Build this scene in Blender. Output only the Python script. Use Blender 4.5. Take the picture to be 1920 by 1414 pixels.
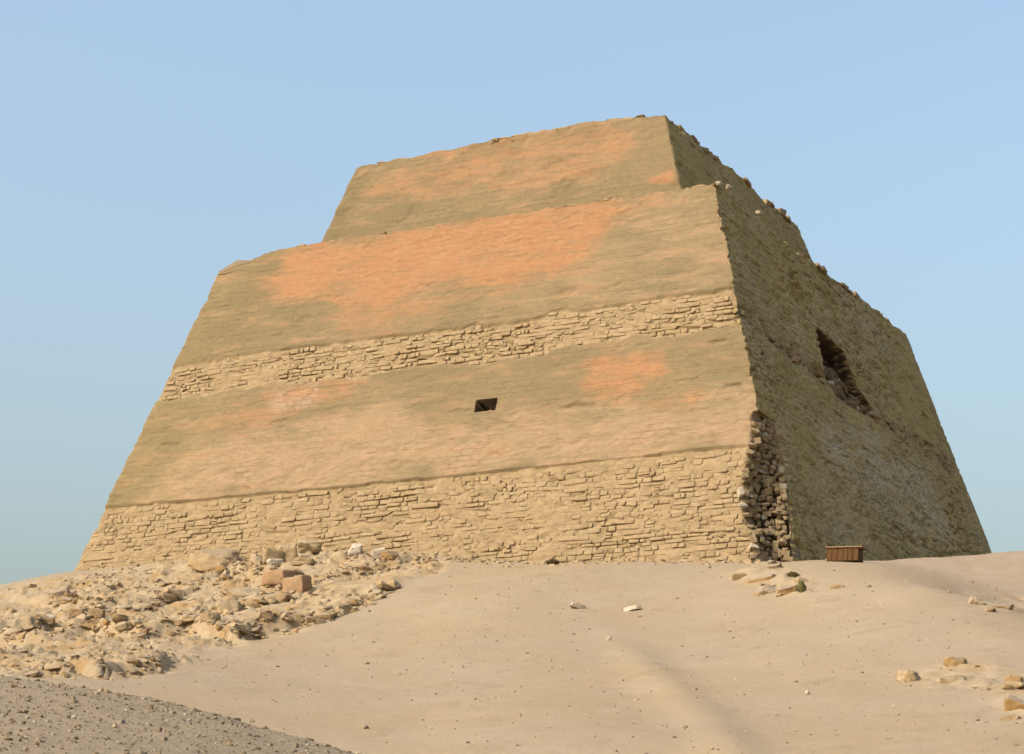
import bpy, math, random
import numpy as np
from mathutils import Vector, Matrix, Euler

scene = bpy.context.scene
for o in list(bpy.data.objects):
    bpy.data.objects.remove(o, do_unlink=True)
random.seed(7)
RNG = np.random.default_rng(11)
R = math.radians

# ------------------------------------------------------------------ camera
F_PX, PITCH = 4452.8, 0.24010            # focal length for a 1920 px wide frame, upward tilt
cam_d = bpy.data.cameras.new('camera')
cam = bpy.data.objects.new('camera', cam_d)
scene.collection.objects.link(cam)
cam.location = (0, 0, 0)
cam.rotation_euler = (math.pi / 2 + PITCH, 0, 0)
cam_d.sensor_fit = 'HORIZONTAL'
cam_d.sensor_width = 36.0
cam_d.lens = 36.0 * F_PX / 1920
cam_d.clip_start = 0.1
cam_d.clip_end = 20000
scene.camera = cam

# ------------------------------------------------------------------ sky and sun
SUN_EL = R(38)
SUN_AZ = R(180 + 58)                     # clockwise from +Y: behind the camera, to the left
world = bpy.data.worlds.new('World')
scene.world = world
world.use_nodes = True
wn, wl = world.node_tree.nodes, world.node_tree.links
wn.clear()
sky = wn.new('ShaderNodeTexSky')
sky.sky_type = 'NISHITA'
sky.sun_disc = False
sky.sun_elevation = SUN_EL
sky.sun_rotation = SUN_AZ
sky.altitude = 0
sky.air_density = 1.6
sky.dust_density = 8.0
sky.ozone_density = 3.0
bg = wn.new('ShaderNodeBackground')
bg.inputs['Strength'].default_value = 0.15
wo = wn.new('ShaderNodeOutputWorld')
wl.new(sky.outputs[0], bg.inputs[0])
wl.new(bg.outputs[0], wo.inputs[0])
sun_d = bpy.data.lights.new('sun', 'SUN')
sun_d.energy = 1.5
sun_d.angle = R(0.6)
sun_d.color = (1.0, 0.93, 0.83)
sun = bpy.data.objects.new('sun', sun_d)
scene.collection.objects.link(sun)
to_sun = Vector((math.sin(SUN_AZ) * math.cos(SUN_EL), math.cos(SUN_AZ) * math.cos(SUN_EL), math.sin(SUN_EL)))
sun.rotation_euler = to_sun.to_track_quat('Z', 'Y').to_euler()
sun.location = to_sun * 300
vs = scene.view_settings
vs.view_transform = 'Standard'
vs.look = 'None'
vs.exposure = 0.97
vs.gamma = 1.0
vs.use_curve_mapping = False
scene.render.engine = 'CYCLES'

# ------------------------------------------------------------------ helpers
COL = scene.collection


def link(o, parent=None):
    COL.objects.link(o)
    if parent is not None:
        o.parent = parent
    return o


def tag(o, label=None, cat=None, group=None, kind=None):
    if label: o['label'] = label
    if cat: o['category'] = cat
    if group: o['group'] = group
    if kind: o['kind'] = kind
    return o


def sstep(a, b, x):
    t = np.clip((x - a) / (b - a), 0, 1)
    return t * t * (3 - 2 * t)


def _hash(ix, iy, iz, seed):
    h = (ix * 374761393 + iy * 668265263 + iz * 2147483647 + seed * 974711) & 0xFFFFFFFF
    h = ((h ^ (h >> 13)) * 1274126177) & 0xFFFFFFFF
    h = ((h ^ (h >> 16)) * 2246822519) & 0xFFFFFFFF
    return ((h ^ (h >> 15)) & 0xFFFF) / 65535.0


def vnoise(x, y, z=0.0, seed=0):
    x, y, z = np.broadcast_arrays(np.asarray(x, float), np.asarray(y, float), np.asarray(z, float))
    fx, fy, fz = np.floor(x), np.floor(y), np.floor(z)
    ix, iy, iz = fx.astype(np.int64), fy.astype(np.int64), fz.astype(np.int64)
    u, v, w = x - fx, y - fy, z - fz
    u, v, w = [t * t * t * (t * (t * 6 - 15) + 10) for t in (u, v, w)]
    r = 0
    for dx in (0, 1):
        for dy in (0, 1):
            for dz in (0, 1):
                wt = (u if dx else 1 - u) * (v if dy else 1 - v) * (w if dz else 1 - w)
                r = r + wt * _hash(ix + dx, iy + dy, iz + dz, seed)
    return r * 2 - 1


def fbm(x, y, z=0.0, octv=4, seed=0, gain=0.5):
    s, a, t = 0, 1.0, 0
    for i in range(octv):
        s = s + a * vnoise(np.asarray(x) * 2 ** i, np.asarray(y) * 2 ** i, np.asarray(z) * 2 ** i, seed + i * 17)
        t += a
        a *= gain
    return s / t


def worley(x, y, sx, sy, seed):
    """cell value in 0..1 and gap between nearest and second nearest cell point"""
    x, y = x / sx, y / sy
    ix, iy = np.floor(x).astype(np.int64), np.floor(y).astype(np.int64)
    f1 = np.full(x.shape, 9.0)
    f2 = np.full(x.shape, 9.0)
    val = np.zeros(x.shape)
    for dx in (-1, 0, 1):
        for dy in (-1, 0, 1):
            jx, jy = ix + dx, iy + dy
            d = np.hypot(x - jx - _hash(jx, jy, jx * 0, seed), y - jy - _hash(jx, jy, jx * 0 + 1, seed))
            v = _hash(jx, jy, jx * 0 + 2, seed)
            nearer = d < f1
            f2 = np.where(nearer, f1, np.minimum(f2, d))
            val = np.where(nearer, v, val)
            f1 = np.where(nearer, d, f1)
    return val, f2 - f1


def poly_sd(px, py, poly):
    """signed distance to a polygon, positive inside"""
    d = np.full(px.shape, 1e9)
    ins = np.zeros(px.shape, bool)
    n = len(poly)
    for i in range(n):
        ax, ay = poly[i]
        bx, by = poly[(i + 1) % n]
        ex, ey = bx - ax, by - ay
        t = np.clip(((px - ax) * ex + (py - ay) * ey) / (ex * ex + ey * ey + 1e-12), 0, 1)
        d = np.minimum(d, np.hypot(px - ax - t * ex, py - ay - t * ey))
        c = ((ay > py) != (by > py)) & (px < (bx - ax) * (py - ay) / (by - ay + 1e-12) + ax)
        ins ^= c
    return np.where(ins, d, -d)


def line_sd(px, py, pts):
    """distance to an open polyline and the side of it (left of travel positive)"""
    d = np.full(px.shape, 1e9)
    s = np.zeros(px.shape)
    for (ax, ay), (bx, by) in zip(pts[:-1], pts[1:]):
        ex, ey = bx - ax, by - ay
        t = np.clip(((px - ax) * ex + (py - ay) * ey) / (ex * ex + ey * ey), 0, 1)
        qx, qy = px - ax - t * ex, py - ay - t * ey
        dd = np.hypot(qx, qy)
        m = dd < d
        d = np.where(m, dd, d)
        s = np.where(m, np.sign(ex * qy - ey * qx), s)
    return d, s


# ------------------------------------------------------------------ survey: sight lines from the camera station
CP, SP = math.cos(PITCH), math.sin(PITCH)


def sight(px, py):
    a, b = (px - 960) / F_PX, -(py - 707) / F_PX
    return np.array([a, CP - b * SP, SP + b * CP])


def at(px, py, d):
    """point on a sight line at northing d"""
    r = sight(px, py)
    return r * (d / r[1])


# tower: plan origin at the near corner, u along the sunny front, v along the shaded side, h upward
CX, CY, Z0, YAW = 18.0389, 149.975, 20.8161, -0.4508
U, V, KV, KU, H1 = 60.2081, 70.6349, 0.3399, 0.2704, 33.9791
U2, V2, H2, K2 = 32.7887, 36.5169, 9.0154, 0.2937
CYW, SYW = math.cos(YAW), math.sin(YAW)


def wpt(u, v, h):
    u, v, h = np.broadcast_arrays(np.asarray(u, float), np.asarray(v, float), np.asarray(h, float))
    return np.stack([CX + u * CYW - v * SYW, CY + u * SYW + v * CYW, Z0 + h], -1)


def local_dir(d):
    return np.array([d[0] * CYW + d[1] * SYW, -d[0] * SYW + d[1] * CYW, d[2]])


O_L = local_dir(np.array([-CX, -CY, 0.0])) + np.array([0, 0, -Z0])


def front(px, py):
    """(u, h) where a sight line meets the lower front face"""
    d = local_dir(sight(px, py))
    t = (KV * O_L[2] - O_L[1]) / (d[1] - KV * d[2])
    p = O_L + t * d
    return (p[0], p[2])


def side(px, py):
    """(v, h) where a sight line meets the shaded side face"""
    d = local_dir(sight(px, py))
    t = (-KU * O_L[2] - O_L[0]) / (d[0] + KU * d[2])
    p = O_L + t * d
    return (p[1], p[2])


V0U = V / 2 - V2 / 2          # foot of the upper tier's front
U0R = -U / 2 + U2 / 2


def front2(px, py):
    d = local_dir(sight(px, py))
    # v = V0U + K2*(h-H1)
    t = (V0U + K2 * (O_L[2] - H1) - O_L[1]) / (d[1] - K2 * d[2])
    p = O_L + t * d
    return (p[0], p[2])


# ------------------------------------------------------------------ materials
def nodes_of(name):
    m = bpy.data.materials.new(name)
    m.use_nodes = True
    nt = m.node_tree
    b = nt.nodes['Principled BSDF']
    b.inputs['Roughness'].default_value = 0.95
    b.inputs['Specular IOR Level'].default_value = 0.12
    return m, nt, b


def N(nt, t, **kw):
    n = nt.nodes.new(t)
    for k, v in kw.items():
        if k.startswith('i_'):
            key = k[2:].replace('_', ' ')
            n.inputs[key].default_value = v
        else:
            setattr(n, k, v)
    return n


def coords(nt, scale=(1, 1, 1), rot=(0, 0, 0), kind='Object'):
    tc = N(nt, 'ShaderNodeTexCoord')
    mp = N(nt, 'ShaderNodeMapping')
    mp.inputs['Scale'].default_value = scale
    mp.inputs['Rotation'].default_value = rot
    nt.links.new(tc.outputs[kind], mp.inputs[0])
    return mp.outputs[0]


def world_coords(nt, scale=(1, 1, 1), rot=(0, 0, 0)):
    g = N(nt, 'ShaderNodeNewGeometry')
    mp = N(nt, 'ShaderNodeMapping')
    mp.inputs['Scale'].default_value = scale
    mp.inputs['Rotation'].default_value = rot
    nt.links.new(g.outputs['Position'], mp.inputs[0])
    return mp.outputs[0]


def noise(nt, vec, scale, detail=4, rough=0.55, dist=0.0):
    n = N(nt, 'ShaderNodeTexNoise')
    n.inputs['Scale'].default_value = scale
    n.inputs['Detail'].default_value = detail
    n.inputs['Roughness'].default_value = rough
    n.inputs['Distortion'].default_value = dist
    nt.links.new(vec, n.inputs['Vector'])
    return n.outputs['Fac']


def ramp(nt, fac, lo, hi, a=0.0, b=1.0):
    n = N(nt, 'ShaderNodeMapRange', clamp=True, interpolation_type='SMOOTHSTEP')
    n.inputs['From Min'].default_value = lo
    n.inputs['From Max'].default_value = hi
    n.inputs['To Min'].default_value = a
    n.inputs['To Max'].default_value = b
    nt.links.new(fac, n.inputs['Value'])
    return n.outputs[0]


def mix(nt, fac, a, b, blend='MIX'):
    n = N(nt, 'ShaderNodeMix', data_type='RGBA', blend_type=blend)
    for i, v in ((6, a), (7, b)):
        if isinstance(v, tuple):
            n.inputs[i].default_value = (*v, 1)
        else:
            nt.links.new(v, n.inputs[i])
    if isinstance(fac, (int, float)):
        n.inputs[0].default_value = fac
    else:
        nt.links.new(fac, n.inputs[0])
    return n.outputs[2]


def math_n(nt, op, a, b=0.0):
    n = N(nt, 'ShaderNodeMath', operation=op)
    for i, v in enumerate((a, b)):
        if isinstance(v, (int, float)):
            n.inputs[i].default_value = v
        else:
            nt.links.new(v, n.inputs[i])
    return n.outputs[0]


def attr(nt, name):
    n = N(nt, 'ShaderNodeAttribute', attribute_name=name)
    return n.outputs['Fac']


def bump(nt, b, h, strength, dist, prev=None):
    n = N(nt, 'ShaderNodeBump')
    n.inputs['Strength'].default_value = strength
    n.inputs['Distance'].default_value = dist
    nt.links.new(h, n.inputs['Height'])
    if prev is not None:
        nt.links.new(prev, n.inputs['Normal'])
    nt.links.new(n.outputs[0], b.inputs['Normal'])
    return n.outputs[0]


OLIVE = (0.14, 0.109, 0.058)
TAN = (0.236, 0.169, 0.0944)
ORANGE = (0.284, 0.133, 0.0594)
PINK = (0.267, 0.182, 0.111)
STONE = (0.278, 0.204, 0.111)
SAND = (0.235, 0.176, 0.111)


def mat_wall():
    m, nt, b = nodes_of('weathered_casing')
    L = nt.links
    vec = world_coords(nt, (1, 1, 1), (0, 0, -YAW))
    streak = world_coords(nt, (0.30, 0.30, 1.7), (0, 0, -YAW))
    flat = world_coords(nt, (0.55, 0.55, 2.2), (0, 0, -YAW))
    side_k = attr(nt, 'side_tone')  # mask for the lifted side colour and the painted pit shade
    big = noise(nt, vec, 0.16, 6, 0.62)
    mid = noise(nt, streak, 1.1, 8, 0.68, 0.4)
    blot = noise(nt, flat, 0.42, 8, 0.66, 0.5)
    fine = noise(nt, flat, 3.6, 7, 0.75, 0.3)
    grit = noise(nt, vec, 13.0, 4, 0.75)
    # faint coursing that survives in the plaster
    sx = N(nt, 'ShaderNodeSeparateXYZ')
    L.new(vec, sx.inputs[0])
    cx = N(nt, 'ShaderNodeCombineXYZ')
    L.new(math_n(nt, 'ADD', math_n(nt, 'ADD', sx.outputs[0], sx.outputs[1]), math_n(nt, 'MULTIPLY', blot, 1.5)), cx.inputs[0])
    L.new(math_n(nt, 'ADD', sx.outputs[2], math_n(nt, 'MULTIPLY', mid, 0.35)), cx.inputs[1])
    br = N(nt, 'ShaderNodeTexBrick')
    br.inputs['Scale'].default_value = 1.0
    br.inputs['Mortar Size'].default_value = 0.045
    br.inputs['Mortar Smooth'].default_value = 0.6
    br.inputs['Brick Width'].default_value = 1.15
    br.inputs['Row Height'].default_value = 0.46
    L.new(cx.outputs[0], br.inputs['Vector'])
    joint = math_n(nt, 'MULTIPLY', br.outputs['Fac'], ramp(nt, noise(nt, flat, 0.55, 5, 0.65), 0.42, 0.62))

    def soft(a, amp_mid, amp_blot, lo, hi):
        t = math_n(nt, 'ADD', attr(nt, a), math_n(nt, 'MULTIPLY', math_n(nt, 'SUBTRACT', mid, 0.5), amp_mid))
        t = math_n(nt, 'ADD', t, math_n(nt, 'MULTIPLY', math_n(nt, 'SUBTRACT', blot, 0.5), amp_blot))
        return ramp(nt, t, lo, hi)
    c = mix(nt, ramp(nt, big, 0.35, 0.68), OLIVE, (0.173, 0.129, 0.0675))
    c = mix(nt, ramp(nt, blot, 0.46, 0.72, 0.0, 0.6), c, (0.194, 0.141, 0.0765))
    c = mix(nt, math_n(nt, 'MULTIPLY', soft('dark_olive', 0.8, 1.6, 0.0, 1.2), 0.5), c, (0.11, 0.0873, 0.0414))  # darker olive inside the mask, broken up by noise
    c = mix(nt, soft('tan', 1.2, 3.0, -0.1, 1.25), c, mix(nt, ramp(nt, noise(nt, vec, 0.6, 7, 0.66), 0.35, 0.65), TAN, PINK))
    c = mix(nt, math_n(nt, 'MULTIPLY', soft('tan', 1.6, 2.0, 0.55, 1.4), ramp(nt, noise(nt, flat, 1.1, 7, 0.7), 0.5, 0.66, 0.0, 0.8)), c, (0.27, 0.194, 0.113))
    c = mix(nt, soft('orange', 1.7, 1.3, -0.05, 0.95), c, mix(nt, ramp(nt, noise(nt, vec, 0.7, 6, 0.68), 0.3, 0.7), ORANGE, (0.275, 0.149, 0.0747)))
    c = mix(nt, math_n(nt, 'MULTIPLY', attr(nt, 'wash'), ramp(nt, noise(nt, world_coords(nt, (1.0, 1.0, 0.5), (0, 0, -YAW)), 0.7, 7, 0.7), 0.35, 0.75)), c, (0.333, 0.261, 0.189))
    # shaded side coloured lighter and yellower to make up for weak ambient light
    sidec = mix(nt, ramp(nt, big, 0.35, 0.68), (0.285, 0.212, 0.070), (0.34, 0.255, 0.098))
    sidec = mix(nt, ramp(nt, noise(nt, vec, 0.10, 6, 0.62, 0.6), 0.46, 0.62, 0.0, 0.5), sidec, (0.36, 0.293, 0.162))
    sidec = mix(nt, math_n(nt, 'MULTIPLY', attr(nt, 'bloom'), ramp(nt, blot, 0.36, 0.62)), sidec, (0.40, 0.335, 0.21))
    c = mix(nt, side_k, c, sidec)
    rgh = attr(nt, 'masonry')
    c = mix(nt, rgh, c, mix(nt, ramp(nt, noise(nt, vec, 1.5, 6, 0.7), 0.35, 0.65), (0.211, 0.153, 0.0828), STONE))
    pale = ramp(nt, noise(nt, streak, 0.8, 8, 0.72, 0.5), 0.58, 0.74)
    c = mix(nt, math_n(nt, 'MULTIPLY', pale, 0.28), c, (0.27, 0.198, 0.117))
    # shade of small pits painted as dark specks in short horizontal runs
    sp = ramp(nt, noise(nt, world_coords(nt, (0.42, 0.42, 2.2), (0, 0, -YAW)), 3.6, 6, 0.66, 0.3), 0.545, 0.585)
    sp2 = ramp(nt, noise(nt, world_coords(nt, (0.42, 0.42, 2.2), (0, 0, -YAW)), 1.5, 8, 0.70, 0.4), 0.575, 0.61)
    sp = math_n(nt, 'MAXIMUM', sp, sp2)
    patchy = ramp(nt, noise(nt, vec, 0.11, 5, 0.62), 0.38, 0.60, 0.15, 1.0)
    c = mix(nt, math_n(nt, 'MULTIPLY', math_n(nt, 'MULTIPLY', sp, patchy), math_n(nt, 'ADD', 0.16, math_n(nt, 'MULTIPLY', side_k, 0.66))), c, (0.0495, 0.0378, 0.0171))
    c = mix(nt, ramp(nt, fine, 0.40, 0.72, 0.0, 0.42), c, (0.0945, 0.0693, 0.0369))
    c = mix(nt, ramp(nt, grit, 0.35, 0.75, 0.0, 0.25), c, (0.306, 0.234, 0.144))
    c = mix(nt, math_n(nt, 'MULTIPLY', joint, math_n(nt, 'ADD', 0.26, math_n(nt, 'MULTIPLY', side_k, 0.34))), c, (0.0765, 0.0558, 0.0297))
    c = mix(nt, attr(nt, 'cave_shade'), c, mix(nt, ramp(nt, noise(nt, vec, 1.5, 6, 0.7), 0.35, 0.65), (0.0198, 0.0126, 0.0072), (0.054, 0.0333, 0.018)))  # interior shade of hole and niche painted in as near-black brown
    L.new(c, b.inputs['Base Color'])
    p = bump(nt, b, mid, 0.5, 0.09)
    p = bump(nt, b, fine, 0.7, 0.07, p)
    p = bump(nt, b, math_n(nt, 'SUBTRACT', 1.0, joint), 0.5, 0.045, p)
    bump(nt, b, grit, 0.6, 0.035, p)
    return m


def mat_stone(name, base, warm, var=1.0, pale=(0.282, 0.221, 0.145), dust=0.0):
    m, nt, b = nodes_of(name)
    oi = N(nt, 'ShaderNodeObjectInfo')
    rnd = N(nt, 'ShaderNodeAttribute', attribute_name='rnd')
    r = math_n(nt, 'FRACT', math_n(nt, 'ADD', oi.outputs['Random'], rnd.outputs['Fac']))
    vec = world_coords(nt)
    n1 = noise(nt, vec, 0.9, 6, 0.65)
    n2 = noise(nt, vec, 4.5, 6, 0.7)
    c = mix(nt, ramp(nt, n1, 0.3, 0.7), base, warm)
    c = mix(nt, ramp(nt, r, 0.45, 1.0, 0.0, 0.55 * var), c, pale)
    c = mix(nt, ramp(nt, r, 0.35, 0.0, 0.0, 0.45 * var), c, (0.141, 0.0963, 0.0517))
    c = mix(nt, ramp(nt, n2, 0.35, 0.75, 0.0, 0.4), c, (0.122, 0.0891, 0.0494))
    if dust:                                  # sand lying on the upper surfaces
        gn = N(nt, 'ShaderNodeNewGeometry')
        sx = N(nt, 'ShaderNodeSeparateXYZ')
        nt.links.new(gn.outputs['Normal'], sx.inputs[0])
        up = math_n(nt, 'ADD', sx.outputs['Z'], math_n(nt, 'MULTIPLY', math_n(nt, 'SUBTRACT', n2, 0.5), 0.6))
        c = mix(nt, ramp(nt, up, 0.35, 0.75, 0.0, dust), c, (0.249, 0.197, 0.137))
    nt.links.new(c, b.inputs['Base Color'])
    p = bump(nt, b, n1, 0.4, 0.25)
    p = bump(nt, b, n2, 0.7, 0.09, p)
    bump(nt, b, noise(nt, vec, 18, 4, 0.7), 0.4, 0.025, p)
    return m


def mat_ground():
    m, nt, b = nodes_of('sand_and_debris')
    vec = world_coords(nt)
    big = noise(nt, vec, 0.07, 5, 0.6)
    mid = noise(nt, vec, 0.8, 6, 0.65)
    fine = noise(nt, vec, 7.0, 5, 0.7)
    grain = noise(nt, vec, 30.0, 3, 0.7)
    c = mix(nt, ramp(nt, big, 0.35, 0.65), (0.252, 0.189, 0.114), (0.246, 0.193, 0.128))
    c = mix(nt, ramp(nt, mid, 0.45, 0.75, 0.0, 0.35), c, (0.264, 0.211, 0.145))
    c = mix(nt, ramp(nt, fine, 0.42, 0.75, 0.0, 0.35), c, (0.169, 0.126, 0.0796))
    c = mix(nt, ramp(nt, noise(nt, vec, 3.2, 7, 0.75), 0.52, 0.70, 0.0, 0.38), c, (0.3, 0.243, 0.17))
    c = mix(nt, ramp(nt, noise(nt, vec, 11.0, 5, 0.75), 0.56, 0.68, 0.0, 0.45), c, (0.13, 0.099, 0.0648))
    c = mix(nt, ramp(nt, noise(nt, vec, 0.22, 7, 0.68, 0.4), 0.44, 0.70, 0.0, 0.5), c, (0.27, 0.219, 0.153))
    c = mix(nt, ramp(nt, noise(nt, vec, 0.33, 7, 0.7, 0.3), 0.54, 0.70, 0.0, 0.4), c, (0.171, 0.126, 0.0765))
    pk = attr(nt, 'pink')
    c = mix(nt, pk, c, mix(nt, ramp(nt, mid, 0.35, 0.7), (0.245, 0.184, 0.122), (0.266, 0.211, 0.155)))
    rb = attr(nt, 'rubble')
    rc = mix(nt, ramp(nt, mid, 0.3, 0.7), (0.293, 0.216, 0.122), (0.338, 0.266, 0.176))
    rc = mix(nt, ramp(nt, noise(nt, vec, 0.35, 6, 0.7, 0.6), 0.48, 0.64, 0.0, 0.65), rc, (0.282, 0.169, 0.0564))
    rc = mix(nt, ramp(nt, fine, 0.45, 0.75, 0.0, 0.4), rc, (0.16, 0.113, 0.0564))
    c = mix(nt, rb, c, rc)
    gv = math_n(nt, 'MULTIPLY', attr(nt, 'gravel'), ramp(nt, noise(nt, vec, 0.5, 6, 0.7), 0.3, 0.6, 0.55, 1.0))
    gc = mix(nt, ramp(nt, fine, 0.3, 0.7), (0.187, 0.145, 0.0945), (0.254, 0.198, 0.13))
    gc = mix(nt, ramp(nt, grain, 0.4, 0.75, 0.0, 0.6), gc, (0.105, 0.0826, 0.0551))
    c = mix(nt, gv, c, gc)
    nt.links.new(c, b.inputs['Base Color'])
    p = bump(nt, b, mid, 0.2, 0.25)
    p = bump(nt, b, noise(nt, vec, 2.6, 6, 0.72), 0.5, 0.10, p)
    p = bump(nt, b, fine, 0.5, 0.05, p)
    p = bump(nt, b, grain, 0.6, 0.025, p)
    rbn = N(nt, 'ShaderNodeBump')
    rbn.inputs['Distance'].default_value = 0.40
    nt.links.new(noise(nt, vec, 1.9, 9, 0.78, 0.4), rbn.inputs['Height'])
    nt.links.new(math_n(nt, 'MULTIPLY', rb, 0.55), rbn.inputs['Strength'])
    nt.links.new(p, rbn.inputs['Normal'])
    nt.links.new(rbn.outputs[0], b.inputs['Normal'])
    return m


def mat_plain(name, c1, c2, scale=3.0, rough=0.9, stretch=(1, 1, 1), bmp=0.03):
    m, nt, b = nodes_of(name)
    b.inputs['Roughness'].default_value = rough
    vec = coords(nt, stretch)
    n1 = noise(nt, vec, scale, 6, 0.65)
    c = mix(nt, ramp(nt, n1, 0.3, 0.7), c1, c2)
    nt.links.new(c, b.inputs['Base Color'])
    bump(nt, b, n1, 0.6, bmp)
    return m


M_WALL = mat_wall()
M_BLOCK = mat_stone('wall_stone', STONE, (0.261, 0.186, 0.101), 0.5)
M_CORE = mat_stone('core_stone', (0.245, 0.189, 0.111), (0.235, 0.169, 0.0936))
M_BROWN = mat_stone('brown_core_stone', (0.138, 0.0936, 0.0502), (0.17, 0.122, 0.0688), 0.5, (0.211, 0.162, 0.105))
M_RUBBLE = mat_stone('rubble_stone', (0.308, 0.231, 0.138), (0.312, 0.215, 0.105), 0.9, (0.373, 0.312, 0.223), 0.7)
M_OCHRE = mat_stone('ochre_stone', (0.27, 0.158, 0.0558), (0.257, 0.171, 0.0792), 0.5, dust=0.95)
M_SALMON = mat_stone('salmon_stone', (0.288, 0.171, 0.0882), (0.288, 0.198, 0.113), 0.4, dust=0.8)
M_PALE = mat_stone('pale_stone', (0.405, 0.348, 0.259), (0.381, 0.316, 0.219), 0.4, (0.486, 0.446, 0.373))
M_GRAVEL = mat_stone('gravel_stone', (0.219, 0.175, 0.118), (0.235, 0.18, 0.113), 0.8, (0.292, 0.254, 0.197))
M_GROUND = mat_ground()
M_WOOD = mat_plain('old_wood', (0.054, 0.0252, 0.0081), (0.099, 0.0495, 0.018), 2.0, 0.75, (6, 6, 0.8), 0.02)
M_WOOD2 = mat_plain('sun_bleached_wood', (0.197, 0.126, 0.066), (0.245, 0.169, 0.0936), 3.0, 0.8, (1, 6, 6), 0.02)
M_SHRUB = mat_plain('dry_green_leaf', (0.122, 0.113, 0.0405), (0.18, 0.162, 0.0675), 4.0)
M_DRY = mat_plain('dry_twig', (0.0936, 0.066, 0.0353), (0.137, 0.099, 0.054), 4.0)


def grid_mesh(name, P, faces, attrs, mat, smooth=True):
    me = bpy.data.meshes.new(name)
    P = np.ascontiguousarray(P.reshape(-1, 3), dtype=np.float32)
    faces = np.ascontiguousarray(faces, dtype=np.int32)
    me.vertices.add(len(P))
    me.vertices.foreach_set('co', P.ravel())
    me.loops.add(faces.size)
    me.loops.foreach_set('vertex_index', faces.ravel())
    me.polygons.add(len(faces))
    me.polygons.foreach_set('loop_start', np.arange(0, faces.size, faces.shape[1], dtype=np.int32))
    me.polygons.foreach_set('loop_total', np.full(len(faces), faces.shape[1], dtype=np.int32))
    me.polygons.foreach_set('use_smooth', np.full(len(faces), smooth, dtype=bool))
    for k, v in attrs.items():
        a = me.attributes.new(k, 'FLOAT', 'POINT')
        a.data.foreach_set('value', np.ascontiguousarray(v.ravel(), dtype=np.float32))
    me.update()
    me.validate()
    me.materials.append(mat)
    return me


def quad_faces(nr, nc, closed=False):
    j = np.arange(nc if closed else nc - 1)
    i = np.arange(nr - 1)
    I, J = np.meshgrid(i, j, indexing='ij')
    J2 = (J + 1) % nc
    return np.stack([I * nc + J, I * nc + J2, (I + 1) * nc + J2, (I + 1) * nc + J], -1).reshape(-1, 4)


# ------------------------------------------------------------------ stone shapes (unit size, shared)
def cube_grid(n):
    """surface of a cube split n x n per side; returns verts in [-1,1] and quads"""
    idx, vs_, fs = {}, [], []

    def vid(a, b, c):
        k = (a, b, c)
        if k not in idx:
            idx[k] = len(vs_)
            vs_.append([2 * a / n - 1, 2 * b / n - 1, 2 * c / n - 1])
        return idx[k]
    for ax in range(3):
        for s in (0, n):
            for i in range(n):
                for j in range(n):
                    q = []
                    for di, dj in ((0, 0), (1, 0), (1, 1), (0, 1)):
                        c = [0, 0, 0]
                        c[ax] = s
                        c[(ax + 1) % 3] = i + di
                        c[(ax + 2) % 3] = j + dj
                        q.append(vid(*c))
                    if s == 0:
                        q.reverse()
                    fs.append(q)
    return np.array(vs_, float), np.array(fs)


CG2 = cube_grid(2)
CG3 = cube_grid(3)
CG8 = cube_grid(8)
CGB = (np.sign(CG3[0]) * np.where(np.abs(CG3[0]) < 0.5, 0.80, 1.0), CG3[1])   # narrow bevel


def stone_shape(n_grid, power, jitter, seed, cuts=0):
    """unit stone (extent about +-0.5): superellipsoid between box (high power) and ball (2)"""
    rg = np.random.default_rng(seed)
    v, f = n_grid
    v = v.copy()
    p = np.sum(np.abs(v) ** power, 1) ** (1 / power)
    v = v / p[:, None]
    v += rg.normal(0, jitter, v.shape)
    for _ in range(cuts):
        d = rg.normal(size=3)
        d /= np.linalg.norm(d)
        lim = rg.uniform(0.55, 0.9)
        e = v @ d - lim
        v = v - np.where(e > 0, e, 0)[:, None] * d * 0.9
    v *= 0.5
    return v, f


BLOCKS = [stone_shape(CGB, 14, 0.035, 100 + i, 1) for i in range(14)]      # laid blocks
ROCKS = [stone_shape(CG2, 3.4, 0.11, 200 + i, 3) for i in range(14)]    # loose rubble
ROUND = [stone_shape(CG3, 6.0, 0.09, 300 + i, 6) for i in range(10)]    # core stones
LEDGE = [stone_shape(CG8, 9.0, 0.012, 500 + i, 0) for i in range(14)]
for i, (v, f) in enumerate(LEDGE):
    n3 = np.stack([fbm(v[:, 0] * 2.6 + i * 7, v[:, 1] * 2.6, v[:, 2] * 2.6, 4, 60 + k) for k in range(3)], -1)
    LEDGE[i] = (v + n3 * np.array([0.05, 0.09, 0.10]), f)
CG14 = cube_grid(14)
BOULD = [stone_shape(CG14, 5.0, 0.006, 400 + i, 5) for i in range(12)]
for i, (v, f) in enumerate(BOULD):
    n3 = np.stack([fbm(v[:, 0] * 3 + i * 9, v[:, 1] * 3, v[:, 2] * 3, 3, 50 + k) for k in range(3)], -1)
    n4 = np.stack([fbm(v[:, 0] * 9 + i * 9, v[:, 1] * 9, v[:, 2] * 9, 3, 55 + k) for k in range(3)], -1)
    BOULD[i] = (v + n3 * 0.09 + n4 * 0.03, f)
_shape_mesh = {}


def shape_mesh(lib, i, mat, smooth=True):
    key = (lib, i, mat.name)
    if key not in _shape_mesh:
        v, f = {'block': BLOCKS, 'rock': ROCKS, 'round': ROUND, 'boulder': BOULD, 'ledge': LEDGE}[lib][i]
        _shape_mesh[key] = grid_mesh('stone_shape', v, f, {}, mat, smooth)
        if smooth:
            _shape_mesh[key].set_sharp_from_angle(angle=R(38))
    return _shape_mesh[key]


LIB = {'block': BLOCKS, 'rock': ROCKS, 'round': ROUND, 'boulder': BOULD, 'ledge': LEDGE}


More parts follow.
